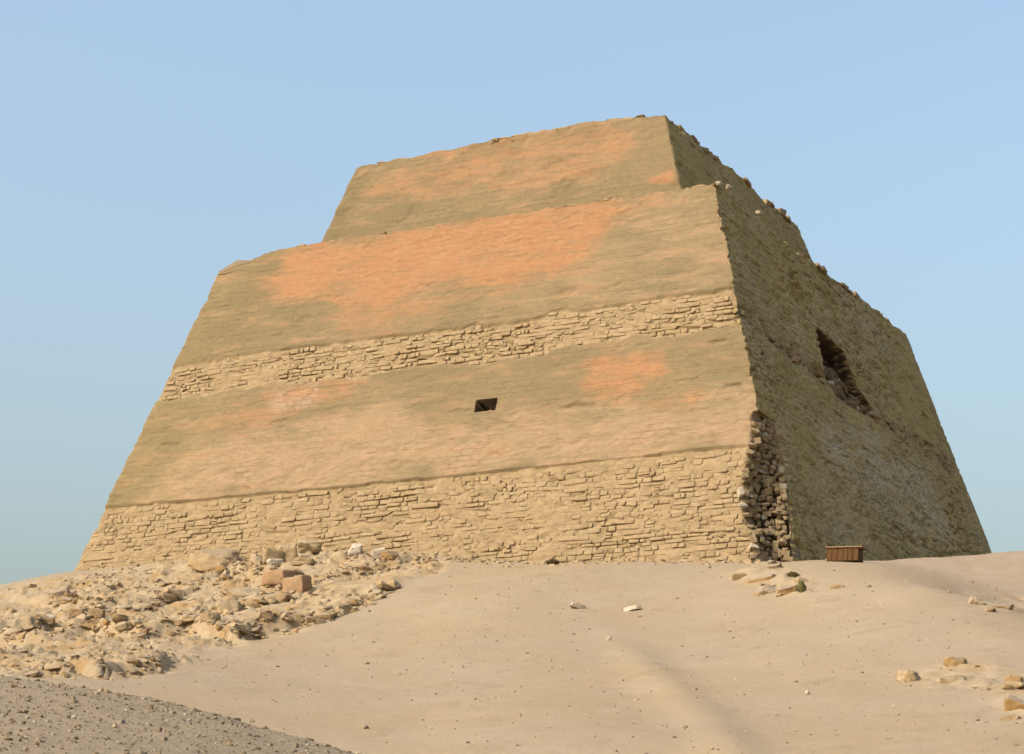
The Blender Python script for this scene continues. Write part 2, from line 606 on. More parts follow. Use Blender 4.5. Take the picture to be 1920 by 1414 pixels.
class Stones:
    """collects stones, then links the largest as objects of their own and joins the rest"""

    def __init__(self):
        self.s = []

    def add(self, lib, mat, M, size):
        self.s.append((lib, int(RNG.integers(len(LIB[lib]))), mat, M, size))

    def build(self, name, rest_name, parent, most, smooth=True):
        self.s.sort(key=lambda t: -t[4])
        for lib, i, mat, M, size in self.s[:most]:
            o = link(bpy.data.objects.new(name, shape_mesh(lib, i, mat, smooth)), parent)
            o.matrix_local = M
        rest = self.s[most:]
        if rest:
            joined(rest_name, rest, parent, smooth)


def joined(name, rest, parent, smooth=True):
    mats = []
    Vs, Fs, rn, mi = [], [], [], []
    off = 0
    for lib, i, mat, M, size in rest:
        v, f = LIB[lib][i]
        A = np.array(M)
        Vs.append(v @ A[:3, :3].T + A[:3, 3])
        Fs.append(f + off)
        off += len(v)
        rn.append(np.full(len(v), RNG.random()))
        if mat not in mats:
            mats.append(mat)
        mi.append(np.full(len(f), mats.index(mat)))
    me = grid_mesh(name, np.concatenate(Vs), np.concatenate(Fs), {'rnd': np.concatenate(rn)}, mats[0], smooth)
    for m in mats[1:]:
        me.materials.append(m)
    me.polygons.foreach_set('material_index', np.concatenate(mi).astype(np.int32))
    o = link(bpy.data.objects.new(name, me), parent)
    o['kind'] = 'stuff'
    return o


def frame(origin, ex, ey, ez, dims, rot=(0, 0, 0)):
    """matrix that puts a unit stone at origin with axes ex, ey, ez and the given dimensions"""
    B = Matrix((ex, ey, ez)).transposed()
    B = B @ Euler(rot).to_matrix()
    M = B.to_4x4() @ Matrix.Diagonal((*dims, 1))
    M.translation = origin
    return M


# ------------------------------------------------------------------ the terrain
CTRL = []


def c_px(px, py, d, drop=0.0):
    p = at(px, py, d)
    CTRL.append((p[0], p[1], p[2] - drop))


def face_d(px, py, off=0.4):
    u, h = front(px, py)
    return float(wpt(u, KV * h, h)[1]) - off


# along the foot of the sunny front
for px, py in ((132, 1076), (220, 1066), (300, 1056), (400, 1046), (520, 1040), (640, 1040), (760, 1044), (860, 1050), (960, 1056), (1080, 1060),
               (1200, 1060), (1320, 1058), (1420, 1058)):
    c_px(px, py, face_d(px, py))
# the crest to the right of the near corner, and the flat behind it
for px, py, d in ((1490, 1054, 148.5), (1560, 1052, 149), (1640, 1050, 151), (1740, 1044, 154), (1858, 1037, 158), (1920, 1032, 160), (2050, 1026, 162)):
    c_px(px, py, d)
    p = at(px, py, d)
    CTRL.append((p[0] + 3, d + 14, p[2] - 0.6))
    CTRL.append((p[0] + 8, d + 45, p[2] - 2.0))
# left skyline and the fall behind it
for px, py, d in ((60, 1092, 177), (0, 1106, 176), (-120, 1136, 175), (-260, 1172, 173)):
    c_px(px, py, d)
    p = at(px, py, d)
    CTRL.append((p[0] - 4, d + 18, p[2] - 4.5))
# the long slope in front
for px, py, d in ((960, 1414, 100), (960, 1330, 115), (960, 1240, 129), (960, 1150, 142.5),
                  (700, 1414, 98), (700, 1320, 114), (700, 1230, 131), (700, 1140, 148),
                  (430, 1350, 104), (430, 1270, 121), (430, 1190, 140), (430, 1110, 159),
                  (200, 1300, 112), (200, 1230, 131), (200, 1150, 153),
                  (0, 1290, 112), (0, 1230, 130), (0, 1160, 156),
                  (1200, 1414, 97), (1200, 1320, 113), (1200, 1220, 128), (1200, 1130, 141),
                  (1450, 1414, 93), (1450, 1320, 107), (1450, 1220, 121), (1450, 1130, 135),
                  (1700, 1414, 90), (1700, 1320, 103), (1700, 1220, 116), (1640, 1130, 130),
                  (1920, 1414, 88), (1920, 1320, 101), (1900, 1262, 109)):
    c_px(px, py, d)
# right-hand spur: its rim, the hollow beyond it, then the farther slope
for px, py, d in ((1660, 1070, 139), (1740, 1100, 131.5), (1800, 1132, 126), (1860, 1176, 119.5), (1905, 1216, 114)):
    c_px(px, py, d)
for px, py, d in ((1720, 1064, 150), (1800, 1078, 150), (1860, 1120, 142), (1920, 1110, 146), (1920, 1170, 137), (1990, 1200, 134), (1990, 1100, 149)):
    c_px(px, py, d)
# gravel bank in front, on the left, and the hollow behind it
for px, py, d in ((-200, 1250, 46), (0, 1268, 45), (150, 1286, 45), (300, 1308, 44.5), (450, 1346, 44), (600, 1386, 43), (720, 1416, 42), (900, 1470, 41)):
    c_px(px, py, d)
    c_px(px, py, d + 9, 1.3)
    c_px(px, py + 90, d - 9)
for x, y, z in ((0, 0, -1.7), (-8, 12, -0.3), (8, 14, -1.4), (10, 30, -0.6), (12, 52, 0.6), (2, 60, 1.6), (14, 75, 4.2), (-10, 72, 4.0), (-22, 78, 5.0),
                (-30, 20, 0), (30, 30, -1), (30, 70, 3), (60, 60, 1), (75, 110, 8), (80, 150, 18), (-60, 70, 4), (-70, 120, 10), (-80, 170, 18),
                (-60, 215, 17), (-20, 250, 16), (40, 260, 18), (80, 210, 19), (-80, 20, -1.5), (70, 0, -2), (0, -40, -3), (-60, -30, -3), (60, -40, -3)):
    CTRL.append((x, y, z))
CTRL = np.array(CTRL)


def _tps(r2):
    return 0.5 * r2 * np.log(r2 + 1e-9)


n_c = len(CTRL)
_d2 = ((CTRL[:, None, :2] - CTRL[None, :, :2]) ** 2).sum(-1)
_A = np.zeros((n_c + 3, n_c + 3))
_A[:n_c, :n_c] = _tps(_d2) + np.eye(n_c) * 1.5
_A[:n_c, n_c] = 1
_A[:n_c, n_c + 1:] = CTRL[:, :2]
_A[n_c:, :n_c] = _A[:n_c, n_c:].T
_W = np.linalg.solve(_A, np.concatenate([CTRL[:, 2], np.zeros(3)]))


def height0(x, y):
    x, y = np.broadcast_arrays(np.asarray(x, float), np.asarray(y, float))
    sh = x.shape
    x, y = x.ravel(), y.ravel()
    z = np.empty(x.size)
    for a in range(0, x.size, 40000):
        xs, ys = x[a:a + 40000], y[a:a + 40000]
        xc, yc = np.clip(xs, -95, 95), np.clip(ys, -50, 275)
        r2 = (xc[:, None] - CTRL[:, 0]) ** 2 + (yc[:, None] - CTRL[:, 1]) ** 2
        zz = _tps(r2) @ _W[:n_c] + _W[n_c] + _W[n_c + 1] * xc + _W[n_c + 2] * yc
        out = np.hypot(np.maximum(np.abs(xs) - 70, 0), np.maximum(np.abs(ys - 110) - 130, 0))
        k = sstep(0, 90, out)
        z[a:a + 40000] = zz * (1 - k) + (-3.0) * k
    return z.reshape(sh)


def ground_xy(px, py, far=182.0, start=30.0):
    """first place where a sight line comes down to the terrain, searched outwards from `start`"""
    d = np.arange(start, far, 0.25)
    r = sight(px, py)
    p = r[None, :] * (d / r[1])[:, None]
    gap = p[:, 2] - height0(p[:, 0], p[:, 1])
    hit = np.nonzero(gap < 0)[0]
    i = hit[0] if len(hit) else len(d) - 1
    return (p[i, 0], p[i, 1])


RUB_PX = [(-160, 1146), (0, 1106), (132, 1078), (220, 1068), (300, 1058), (400, 1048), (520, 1042), (640, 1042), (760, 1048), (850, 1056), (820, 1072), (762, 1096), (705, 1130),
          (640, 1160), (560, 1188), (430, 1215), (330, 1254), (250, 1282), (120, 1284), (0, 1270), (-160, 1255)]
RUB = [ground_xy(px, py, start=70) for px, py in RUB_PX]
LEDGES = [([(-60, 1196), (40, 1206), (70, 1190)], 1.5), ([(70, 1186), (150, 1178), (260, 1190), (350, 1180), (430, 1196), (500, 1182), (590, 1176), (680, 1146), (740, 1112)], 1.3),
          ([(50, 1272), (130, 1268), (200, 1275), (290, 1258)], 1.0), ([(90, 1132), (180, 1146), (270, 1140), (330, 1118)], 0.8), ([(230, 1108), (320, 1100), (420, 1096)], 0.6),
          ([(360, 1066), (440, 1066), (520, 1096), (600, 1090), (680, 1074), (740, 1060)], 0.7), ([(400, 1136), (470, 1136), (540, 1120)], 0.6)]
LEDGES = [([ground_xy(a, b, start=70) for a, b in pts], A) for pts, A in LEDGES]
OUTCROPS = [[(1366, 1074), (1420, 1066), (1500, 1066), (1524, 1092), (1512, 1112), (1462, 1120), (1410, 1104)],
            [(1676, 1268), (1750, 1246), (1790, 1230), (1850, 1240), (1930, 1258), (1990, 1300), (1960, 1370), (1890, 1356), (1840, 1300), (1770, 1296), (1710, 1292)],
            [(1826, 1118), (1930, 1112), (1960, 1140), (1900, 1148), (1840, 1140)]]
OUTCROPS = [[ground_xy(a, b, start=70) for a, b in poly] for poly in OUTCROPS]
for pts, A_ in (([(1384, 1090), (1430, 1096), (1462, 1116), (1508, 1112)], 0.5), ([(1690, 1290), (1790, 1284), (1850, 1298), (1930, 1296)], 0.5), ([(1850, 1336), (1930, 1344)], 0.5), ([(1770, 1252), (1830, 1252)], 0.4), ([(1846, 1144), (1930, 1144)], 0.4)):
    LEDGES.append(([ground_xy(a, b, start=70) for a, b in pts], A_))
N_LEFT = len(LEDGES) - 5
FAN = [ground_xy(900, 1066, start=70), ground_xy(930, 1150, start=70), ground_xy(985, 1260, start=70), ground_xy(1060, 1414, start=60)]
CREASE = [ground_xy(1125, 1185, start=70), ground_xy(1230, 1290, start=70), ground_xy(1330, 1380, start=70), ground_xy(1400, 1450, start=60)]


def rubble_mask(x, y):
    m_ = sstep(-0.6, 1.4, poly_sd(x, y, RUB) + 1.2 * fbm(x * 0.35, y * 0.35, 0, 3, 5))
    for poly in OUTCROPS:
        m_ = np.maximum(m_, 0.5 * sstep(-0.7, 0.8, poly_sd(x, y, poly) + 0.9 * fbm(x * 0.6, y * 0.6, 3, 3, 6)))
    return m_


def height(x, y, detail=True):
    z = height0(x, y)
    x, y = np.broadcast_arrays(np.asarray(x, float), np.asarray(y, float))
    near = (np.abs(x) < 75) & (y > 15) & (y < 200)
    xs, ys = x[near], y[near]
    rb = rubble_mask(xs, ys)
    dz = 0.22 * fbm(xs * 0.09, ys * 0.09, 0, 3, 21) + 0.05 * fbm(xs * 0.5, ys * 0.5, 0, 4, 22, 0.55)
    d, s = line_sd(xs, ys, FAN)
    dz += 1.0 * np.exp(-(d / 7.5) ** 2) * sstep(1.0, 14.0, np.hypot(xs - FAN[0][0], ys - FAN[0][1])) * sstep(75, 95, ys)
    d, s = line_sd(xs, ys, CREASE)
    dz += 0.30 * np.exp(-(d / 1.3) ** 2) * sstep(0, 14, np.hypot(xs - CREASE[0][0], ys - CREASE[0][1]))
    led = 0
    for pts, A in LEDGES:
        jx = xs + 0.9 * fbm(xs * 0.5, ys * 0.5, 0, 3, 31)
        jy = ys + 0.9 * fbm(xs * 0.5, ys * 0.5, 3, 3, 32)
        d, s = line_sd(jx, jy, pts)
        sd = d * s
        led = led + A * (sstep(-0.6, 0.6, sd) - 0.5) * np.exp(-d / 2.6)
    rough = 0.42 * fbm(xs * 0.33, ys * 0.33, 0, 4, 41) + 0.25 * np.abs(fbm(xs * 0.9, ys * 0.9, 0, 4, 42)) + 0.10 * np.abs(fbm(xs * 1.9, ys * 1.9, 0, 2, 43))
    wv, wg = worley(xs + 0.25 * fbm(xs, ys, 0, 2, 46), ys + 0.25 * fbm(xs, ys, 4, 2, 47), 0.66, 0.46, 48)
    wv2, wg2 = worley(xs, ys, 0.42, 0.34, 49)
    rocky = sstep(-0.25, 0.3, fbm(xs * 0.22, ys * 0.22, 7, 3, 44))
    blocks = rocky * (0.46 * (wv - 0.5) * sstep(0.0, 0.18, wg) + 0.24 * (wv2 - 0.5) * sstep(0, 0.2, wg2) - 0.10 * sstep(0.16, 0.0, wg))
    dz += rb * (led + rough + blocks)
    gv = sstep(54, 49, ys)
    dz += gv * 0.05 * fbm(xs * 1.7, ys * 1.7, 0, 3, 45)
    z = np.array(z)
    z[near] += dz
    return z


def lines(segs):
    out = []
    for a, b, st in segs:
        out.append(np.arange(a, b, st))
    return np.concatenate(out)


gx = np.concatenate([-np.geomspace(9000, 75, 22), lines([(-70, -46, 1.5), (-46, 0, 0.17), (0, 8, 0.25), (8, 44, 0.22), (44, 74, 1.5)]), np.geomspace(75, 9000, 22)])
gy = np.concatenate([-np.geomspace(9000, 40, 18), lines([(-36, 22, 2.0), (22, 58, 0.4), (58, 84, 0.8), (84, 104, 0.3), (104, 182, 0.19), (182, 260, 2.5)]), np.geomspace(262, 9000, 22)])
GX, GY = np.meshgrid(gx, gy)
GZ = height(GX, GY)
rb_a = np.zeros(GX.shape)
nr = (np.abs(GX) < 75) & (GY > 60) & (GY < 200)
rb_a[nr] = rubble_mask(GX[nr], GY[nr])
gv_a = sstep(58, 50, GY + 3 * fbm(GX * 0.2, GY * 0.2, 0, 3, 61)) * (np.abs(GX) < 80) * sstep(9, 3, GX + 0.1 * (GY - 40))
PINKP = [ground_xy(px, py, start=100) for px, py in ((1700, 1066), (1800, 1092), (1860, 1135))] + [(46, 120), (60, 150), (60, 175), (20, 175), (22, 149)]
pk_a = sstep(-3, 3, poly_sd(GX, GY, PINKP))
FOOT = [tuple(wpt(*front(q, 1056)[:1], KV * 5.0, 0)[:2]) for q in (780, 1120, 1460)]
fd, _ = line_sd(GX, GY, FOOT)
pk_a = np.maximum(pk_a, 0.8 * sstep(4.5, 0.5, fd + 1.6 * fbm(GX * 0.3, GY * 0.3, 4, 3, 62)))
me = grid_mesh('debris_mound', np.stack([GX, GY, GZ], -1), quad_faces(len(gy), len(gx)), {'rubble': rb_a, 'gravel': gv_a, 'pink': pk_a}, M_GROUND)
mound = link(bpy.data.objects.new('debris_mound', me))
tag(mound, 'sandy debris slope rising to the foot of the ruined pyramid', 'ground', kind='structure')


def surf(x, y):
    """height of the finished terrain mesh (bilinear)"""
    x, y = np.asarray(x, float), np.asarray(y, float)
    i = np.clip(np.searchsorted(gx, x) - 1, 0, len(gx) - 2)
    j = np.clip(np.searchsorted(gy, y) - 1, 0, len(gy) - 2)
    a = (x - gx[i]) / (gx[i + 1] - gx[i])
    b = (y - gy[j]) / (gy[j + 1] - gy[j])
    return (GZ[j, i] * (1 - a) + GZ[j, i + 1] * a) * (1 - b) + (GZ[j + 1, i] * (1 - a) + GZ[j + 1, i + 1] * a) * b


def gz(x, y):
    return float(surf(x, y))


def on_ground(px, py, start=70.0, far=182.0):
    """first hit of a sight line with the finished terrain"""
    d = np.arange(start, far, 0.15)
    r = sight(px, py)
    p = r[None, :] * (d / r[1])[:, None]
    hit = np.nonzero(p[:, 2] < surf(p[:, 0], p[:, 1]))[0]
    i = hit[0] if len(hit) else len(d) - 1
    return Vector((p[i, 0], p[i, 1], gz(p[i, 0], p[i, 1])))


# ------------------------------------------------------------------ the stepped pyramid
pyramid = link(bpy.data.objects.new('stepped_pyramid', None))
pyramid.location = tuple(wpt(-U / 2, V / 2, 0))
tag(pyramid, 'ruined two-tier stone pyramid core with orange stained smooth front, on the sandy mound', 'pyramid')
PINV = Matrix.Translation(Vector(wpt(-U / 2, V / 2, 0))).inverted()

nF = np.array([0.0, -1.0, KV]) / math.hypot(1, KV)      # outward normals in tower axes
nS = np.array([1.0, 0.0, KU]) / math.hypot(1, KU)


def wdir(d):
    return Vector((d[0] * CYW - d[1] * SYW, d[0] * SYW + d[1] * CYW, d[2]))


BAND_T = [front(*p) for p in ((300, 692), (420, 672), (530, 652), (640, 640), (760, 630), (880, 610), (1000, 600), (1035, 582), (1130, 572), (1250, 554), (1400, 536))]
BAND_B = [front(*p) for p in ((280, 752), (400, 738), (480, 722), (560, 718), (650, 712), (760, 692), (880, 682), (1000, 662), (1060, 650), (1110, 640), (1250, 626), (1410, 600))]
BT = np.array(BAND_T)
BB = np.array(BAND_B)
GROOVE = 12.57


def band_top(u): return np.interp(u, BT[:, 0], BT[:, 1])
def band_bot(u): return np.interp(u, BB[:, 0], BB[:, 1])
def groove_h(u): return np.interp(u, [-57, -35, -20, -3], [GROOVE + 0.1, GROOVE - 0.05, GROOVE, GROOVE + 0.1])


HOLE = [front(890, 773), front(928, 771), front(928, 747), front(890, 748)]
hu0, hu1 = HOLE[0][0], HOLE[1][0]
hh0, hh1 = HOLE[0][1], HOLE[2][1]
NICHE = [side(*p) for p in ((1532, 617), (1560, 638), (1584, 660), (1596, 690), (1606, 712), (1616, 735), (1640, 768), (1622, 776), (1590, 758), (1566, 738), (1552, 712), (1540, 668))]
BRE_S = [side(*p) for p in ((1424, 770), (1452, 800), (1466, 840), (1474, 872), (1478, 900), (1484, 960), (1489, 1010), (1493, 1050), (1498, 1085))]
BS = np.array(BRE_S)[::-1]
BRE_F = [front(*p) for p in ((1412, 772), (1412, 800), (1408, 840), (1398, 880), (1392, 930), (1398, 980), (1414, 1000), (1418, 1050), (1418, 1085))]
BF = np.array(BRE_F)[::-1]

def breach_v(h): return np.interp(h, BS[:, 1], BS[:, 0], right=-1.0)
def breach_u(h): return np.interp(h, BF[:, 1], BF[:, 0], right=1.0)


def polyF(pts): return [front(*p) for p in pts]


OR1 = polyF([(540, 462), (700, 440), (860, 412), (1000, 385), (1140, 358), (1190, 385), (1130, 450), (1040, 515), (900, 545), (760, 566), (560, 570), (500, 530)])
OR1b = polyF([(560, 540), (760, 540), (900, 540), (820, 590), (700, 625), (640, 620)])
CRACKS = [(1048, 1118, 762), (300, 340, 834), (508, 545, 789), (1328, 1366, 640), (1358, 1392, 722)]
OR2 = polyF([(1110, 676), (1180, 664), (1252, 660), (1246, 705), (1190, 742), (1090, 735)])
OR3 = polyF([(1200, 750), (1260, 735), (1310, 738), (1300, 760), (1220, 764)])
OR4 = polyF([(490, 735), (600, 718), (690, 705), (650, 745), (540, 775), (440, 800), (400, 800), (470, 768)])
TAN1 = polyF([(230, 950), (300, 900), (360, 845), (480, 815), (600, 780), (700, 745), (820, 800), (1000, 775), (1130, 770), (1250, 765), (1420, 730), (1430, 860), (1400, 842), (830, 894), (240, 944)])
TAN2 = polyF([(1180, 370), (1340, 350), (1380, 545), (1200, 560), (1000, 585), (900, 590), (1080, 510)])
OLI = polyF([(170, 990), (440, 500), (560, 460), (480, 600), (400, 680), (360, 800), (240, 950)])

nF_t, nS_t, nH = 400, 520, 380
tf = np.linspace(0, 1, nF_t)


def t_at(u, h): return (u - (-U + KU * h)) / (U - 2 * KU * h)


hmid = 0.5 * (hh0 + hh1)
for uu in (hu0, hu1):
    for e in (-0.02, 0.02):
        tf = np.append(tf, t_at(uu + e, hmid))
tf = np.unique(np.sort(np.append(tf, np.linspace(t_at(hu0, hmid) + 0.003, t_at(hu1, hmid) - 0.003, 6))))
hh = np.linspace(-4, H1, nH)
hh = np.unique(np.sort(np.concatenate([hh, [hh0 - 0.02, hh0 + 0.02, hh1 - 0.02, hh1 + 0.02, GROOVE - 0.03, GROOVE + 0.03, GROOVE - 0.1]])))
ts = np.linspace(0, 1, nS_t)[1:] ** 1.25
TF, HF = np.meshgrid(tf, hh)
TS, HS = np.meshgrid(ts, hh)
hrel = np.clip(HF, -50, H1)
uF = (-U + KU * HF) + TF * (U - 2 * KU * HF)
vF = KV * HF
uS = -KU * HS
vS = KV * HS + TS * (V - 2 * KV * HS)


def casing_noise(a, h, s):
    big = 0.10 * fbm(a * 0.12, h * 0.12, s, 3, 71)
    st = fbm(a * 0.45, h * 1.6, s, 4, 72, 0.6)
    pits = -0.22 * sstep(0.22, 0.55, st)
    return big + 0.05 * st + pits * 0.7 + 0.025 * fbm(a * 2.2, h * 3.5, s, 2, 73)


# front displacement
edge = 0.35 * fbm(uF * 0.7, HF * 0.0, 5, 4, 81)
in_band = sstep(-0.1, 0.12, band_top(uF) + edge - HF) * sstep(-0.15, 0.15, HF - band_bot(uF) - 0.5 * fbm(uF * 0.5, 0, 9, 4, 82))
low = (HF < groove_h(uF) + 0.05 * fbm(uF * 0.6, 0, 2, 3, 83)).astype(float)
masonry = np.maximum(in_band, low)
dF = 0.45 * casing_noise(uF, HF, 0.0) * (1 - masonry)
lower_soft = sstep(0, 1.0, HF - groove_h(uF)) * sstep(18.5, 13.5, HF) * (1 - masonry)
dF += lower_soft * (0.12 * fbm(uF * 0.8, HF * 1.7, 4, 4, 84, 0.6))
dF -= (1 - masonry) * 0.045 * sstep(0.20, 0.25, fbm(uF * 0.22, HF * 0.5, 14, 5, 184, 0.6))
back = 0.20 + 0.11 * fbm(uF * 0.22, HF * 0.45, 3, 3, 85) + 0.10 * fbm(uF * 0.9, HF * 1.4, 8, 3, 88)
dF -= masonry * np.clip(back, 0.02, 0.6)
dF += masonry * 0.06 * fbm(uF * 2.0, HF * 2.5, 1, 3, 86)
for a_, b_, y_ in CRACKS:
    (ua, ha), (ub, hb) = front(a_, y_), front(b_, y_ - 0.09 * (b_ - a_))
    hl = np.interp(uF, [ua, ub], [ha, hb]) + 0.12 * fbm(uF * 1.5, 0, 21, 3, 89)
    span = sstep(ua - 0.2, ua + 0.3, uF) * sstep(ub + 0.2, ub - 0.3, uF)
    dF -= 0.16 * span * sstep(0.06, -0.02, HF - hl) * sstep(-0.45, 0.0, HF - hl)
inhole = (uF > hu0) & (uF < hu1) & (HF > hh0) & (HF < hh1)
dF = np.where(inhole, -3.2, dF)
# a sill of rubble in the hole
dF = np.where(inhole & (HF < hh0 + 0.35) & (uF > hu0 + 0.55), -0.5, dF)
# lower-left foot is eroded outward/rough
foot = sstep(10.5, 5.0, HF) * sstep(-44, -58, uF)
dF += foot * (0.5 * fbm(uF * 0.6, HF * 0.6, 6, 4, 87))
# side displacement
dS = casing_noise(vS, HS, 40.0) * 1.6
pit = fbm(vS * 0.95, HS * 3.4, 61, 3, 74, 0.6)
pmask = sstep(-0.15, 0.25, fbm(vS * 0.06, HS * 0.10, 5, 3, 75) + 0.25 * sstep(22, 10, HS))
dS -= 0.32 * (0.25 + 0.75 * pmask) * sstep(0.26, 0.34, pit)
sband_c = np.interp(vS, [0, 20, 45, 70], [side(1392, 590)[1], 22.6, 21.8, 21.5])
sband = np.exp(-((HS - sband_c) / 0.9) ** 2)
rag = fbm(vS * 0.6, HS * 1.2, 7, 4, 91, 0.6)
dS -= sband * (0.10 + 0.45 * sstep(0.0, 0.4, rag))
lowpit = sstep(18, 12, HS) * sstep(0.12, 0.4, fbm(vS * 0.35, HS * 0.9, 17, 4, 92, 0.6))
dS -= 0.22 * lowpit
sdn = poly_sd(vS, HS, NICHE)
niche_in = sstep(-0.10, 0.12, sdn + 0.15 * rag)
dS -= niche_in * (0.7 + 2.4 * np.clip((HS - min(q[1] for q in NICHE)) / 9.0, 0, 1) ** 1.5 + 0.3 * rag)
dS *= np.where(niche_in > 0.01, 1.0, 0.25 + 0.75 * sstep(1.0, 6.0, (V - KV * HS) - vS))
# positions
PF = np.stack([uF + 0 * dF, vF, HF], -1) + dF[..., None] * nF
PS = np.stack([uS, vS, HS], -1) + dS[..., None] * nS
# broken-out corner: the arris is hollowed towards the middle of the tower
bu = breach_u(HF) + 0.25 * fbm(HF * 1.3, uF * 0.4, 0, 3, 93)
brF = sstep(-0.05, 0.30, uF - bu + KU * 0) * (HF < BF[:, 1].max() + 0.2)
bv = breach_v(HS)
brS = (1 - sstep(-0.25, 0.05, vS - bv)) * (HS < BS[:, 1].max() + 0.2)
diag = np.array([-0.93, 0.37, 0.0])
dep_f = 1.9 * brF * np.clip((uF - bu) / 1.5, 0.25, 1) + 0.35 * brF * fbm(uF * 1.1, HF * 1.1, 2, 3, 94)
PF = PF + brF[..., None] * np.array([0.0, 1.0, 0.0]) * (3.2 + 0.4 * fbm(uF * 1.2, HF * 1.2, 2, 3, 94))[..., None]
vedge = np.maximum(bv, 0)
PS_b = np.stack([uS - 0.15, np.maximum(vS, vedge * 0.95), HS], -1)
PS = np.where(brS[..., None] > 0.5, PS_b + 0.1 * nS * rag[..., None], PS)
# chipped arrises
chl = 0.32 * np.clip(fbm(HF * 0.9, 0, 31, 4, 191, 0.65) + 0.05, 0, 1)
PF[..., 0] += chl * np.exp(-(uF - (-U + KU * HF)) / 0.45)
chr_ = 0.40 * np.clip(fbm(HF * 0.8, 0, 37, 4, 192, 0.65), 0, 1)
er = np.exp(-np.abs(-KU * HF - uF) / 0.35)
PF[..., 0] -= chr_ * er
PF[..., 1] += 0.4 * chr_ * er
chs = 0.40 * np.clip(fbm(HS * 0.8, 0, 37, 4, 192, 0.65), 0, 1)
PS[..., 0] -= 0.6 * chs * np.exp(-np.abs(vS - KV * HS) / 0.4)
chb = 0.40 * np.clip(fbm(HS * 0.7, 0, 41, 4, 193, 0.65) + 0.05, 0, 1)
PS[..., 1] -= chb * np.exp(-((V - KV * HS) - vS) / 0.5)
# crumbled top edge
topF = sstep(H1 - 2.0, H1, HF)
rim = 0.22 * fbm(uF * 0.55, 0, 3, 4, 95, 0.65) - 0.10
_bu = [front(q, 470)[0] for q in (610, 520, 497, 490, 470, 455, 440)]
brk = np.interp(uF, _bu[::-1], [-1.35, -1.15, -1.0, -0.6, -0.35, -0.15, 0.0])
brk = np.where(uF < _bu[-1], -1.35, brk)
dzt = topF * (rim + brk)
PF[..., 2] += dzt
PF[..., 1] += KV * dzt
PF[..., 0] += KU * dzt * sstep(_bu[3], _bu[-1], uF)
rimS = 0.35 * fbm(vS * 0.4, 0, 8, 4, 96, 0.65) - 0.1
PS[..., 2] += sstep(H1 - 2.0, H1, HS) * rimS * sstep(0, 1.5, vS - KV * H1)
# other two sides, plain and coarse
tb = np.linspace(0, 1, 30)[1:]
TB, HB = np.meshgrid(tb, hh)
PB = np.stack([-KU * HB - TB * (U - 2 * KU * HB), V - KV * HB + 0.2 * fbm(TB * 25, HB * 0.6, 3, 3, 97), HB], -1)
tl = np.linspace(0, 1, 30)[1:-1]
TLm, HL = np.meshgrid(tl, hh)
PL = np.stack([-U + KU * HL + 0.1 * fbm(TLm * 30, HL * 0.6, 9, 3, 98), (V - KV * HL) - TLm * (V - 2 * KV * HL), HL], -1)
P = np.concatenate([PF, PS, PB, PL], 1)


def masks_front(u, h):
    def m(poly, w, amp=1.0):
        return sstep(-w, w, poly_sd(u, h, poly) + amp * fbm(u * 0.25, h * 0.4, 3, 4, 101, 0.6))
    orange = np.maximum.reduce([0.92 * m(OR1, 3.0, 2.0), 0.5 * m(OR1b, 1.6), 0.7 * m(OR2, 1.0), 0.6 * m(OR3, 0.6), 0.6 * m(OR4, 1.4)])
    tan = np.maximum.reduce([m(TAN1, 1.4, 1.6), 0.5 * m(TAN2, 2.5)])
    tan = tan * (1 - 0.8 * m(OLI, 0.8, 0.8))
    return orange, tan


orF, taF = masks_front(uF, HF)
z0s = [np.zeros(a.shape[:2]) for a in (PF, PS, PB, PL)]
OLI2 = polyF([(760, 640), (900, 690), (1060, 665), (1300, 640), (1400, 640), (1400, 700), (1260, 690), (1150, 745), (1060, 760), (930, 745), (800, 715), (720, 740)])
paF = np.maximum(sstep(-1.5, 1.5, poly_sd(uF, HF, OLI) + 0.8 * fbm(uF * .3, HF * .3, 2, 3, 102)), 0.55 * sstep(-1.2, 1.2, poly_sd(uF, HF, OLI2) + fbm(uF * .3, HF * .5, 2, 3, 103)))
WASH = polyF([(495, 724), (610, 712), (602, 756), (560, 766), (508, 770)])
waF = 0.85 * sstep(-0.5, 0.7, poly_sd(uF, HF, WASH) + 0.5 * fbm(uF * .7, HF * .5, 2, 3, 106))
BLOOM = [side(*p) for p in ((1530, 800), (1600, 800), (1680, 840), (1760, 940), (1800, 1020), (1720, 1015), (1630, 930), (1560, 860))]
blS = 1.0 * sstep(-2.0, 2.5, poly_sd(vS, HS, BLOOM) + 1.5 * fbm(vS * 0.15, HS * 0.3, 6, 3, 107))
A = {'bloom': np.concatenate([z0s[0], blS, z0s[2], z0s[3]], 1), 'wash': np.concatenate([waF] + z0s[1:], 1), 'dark_olive': np.concatenate([paF] + z0s[1:], 1), 'cave_shade': np.concatenate([1.0 * ((uF > hu0 - 0.03) & (uF < hu1 + 0.03) & (HF > hh0 - 0.01) & (HF < hh1 + 0.03)), sstep(-0.2, -0.02, sdn), z0s[2], z0s[3]], 1),
     'orange': np.concatenate([orF] + z0s[1:], 1),
     'tan': np.concatenate([taF] + z0s[1:], 1),
     'masonry': np.concatenate([np.maximum(masonry, brF), np.maximum(0.35 * sband, np.maximum(niche_in, brS * 1.0)), z0s[2], z0s[3]], 1),
     'side_tone': np.concatenate([0.15 * sstep(-44, -56, uF), np.ones(PS.shape[:2]), z0s[2] + 0.5, z0s[3] + 0.5], 1)}
ctr = np.array([-U / 2, V / 2, 0.0])


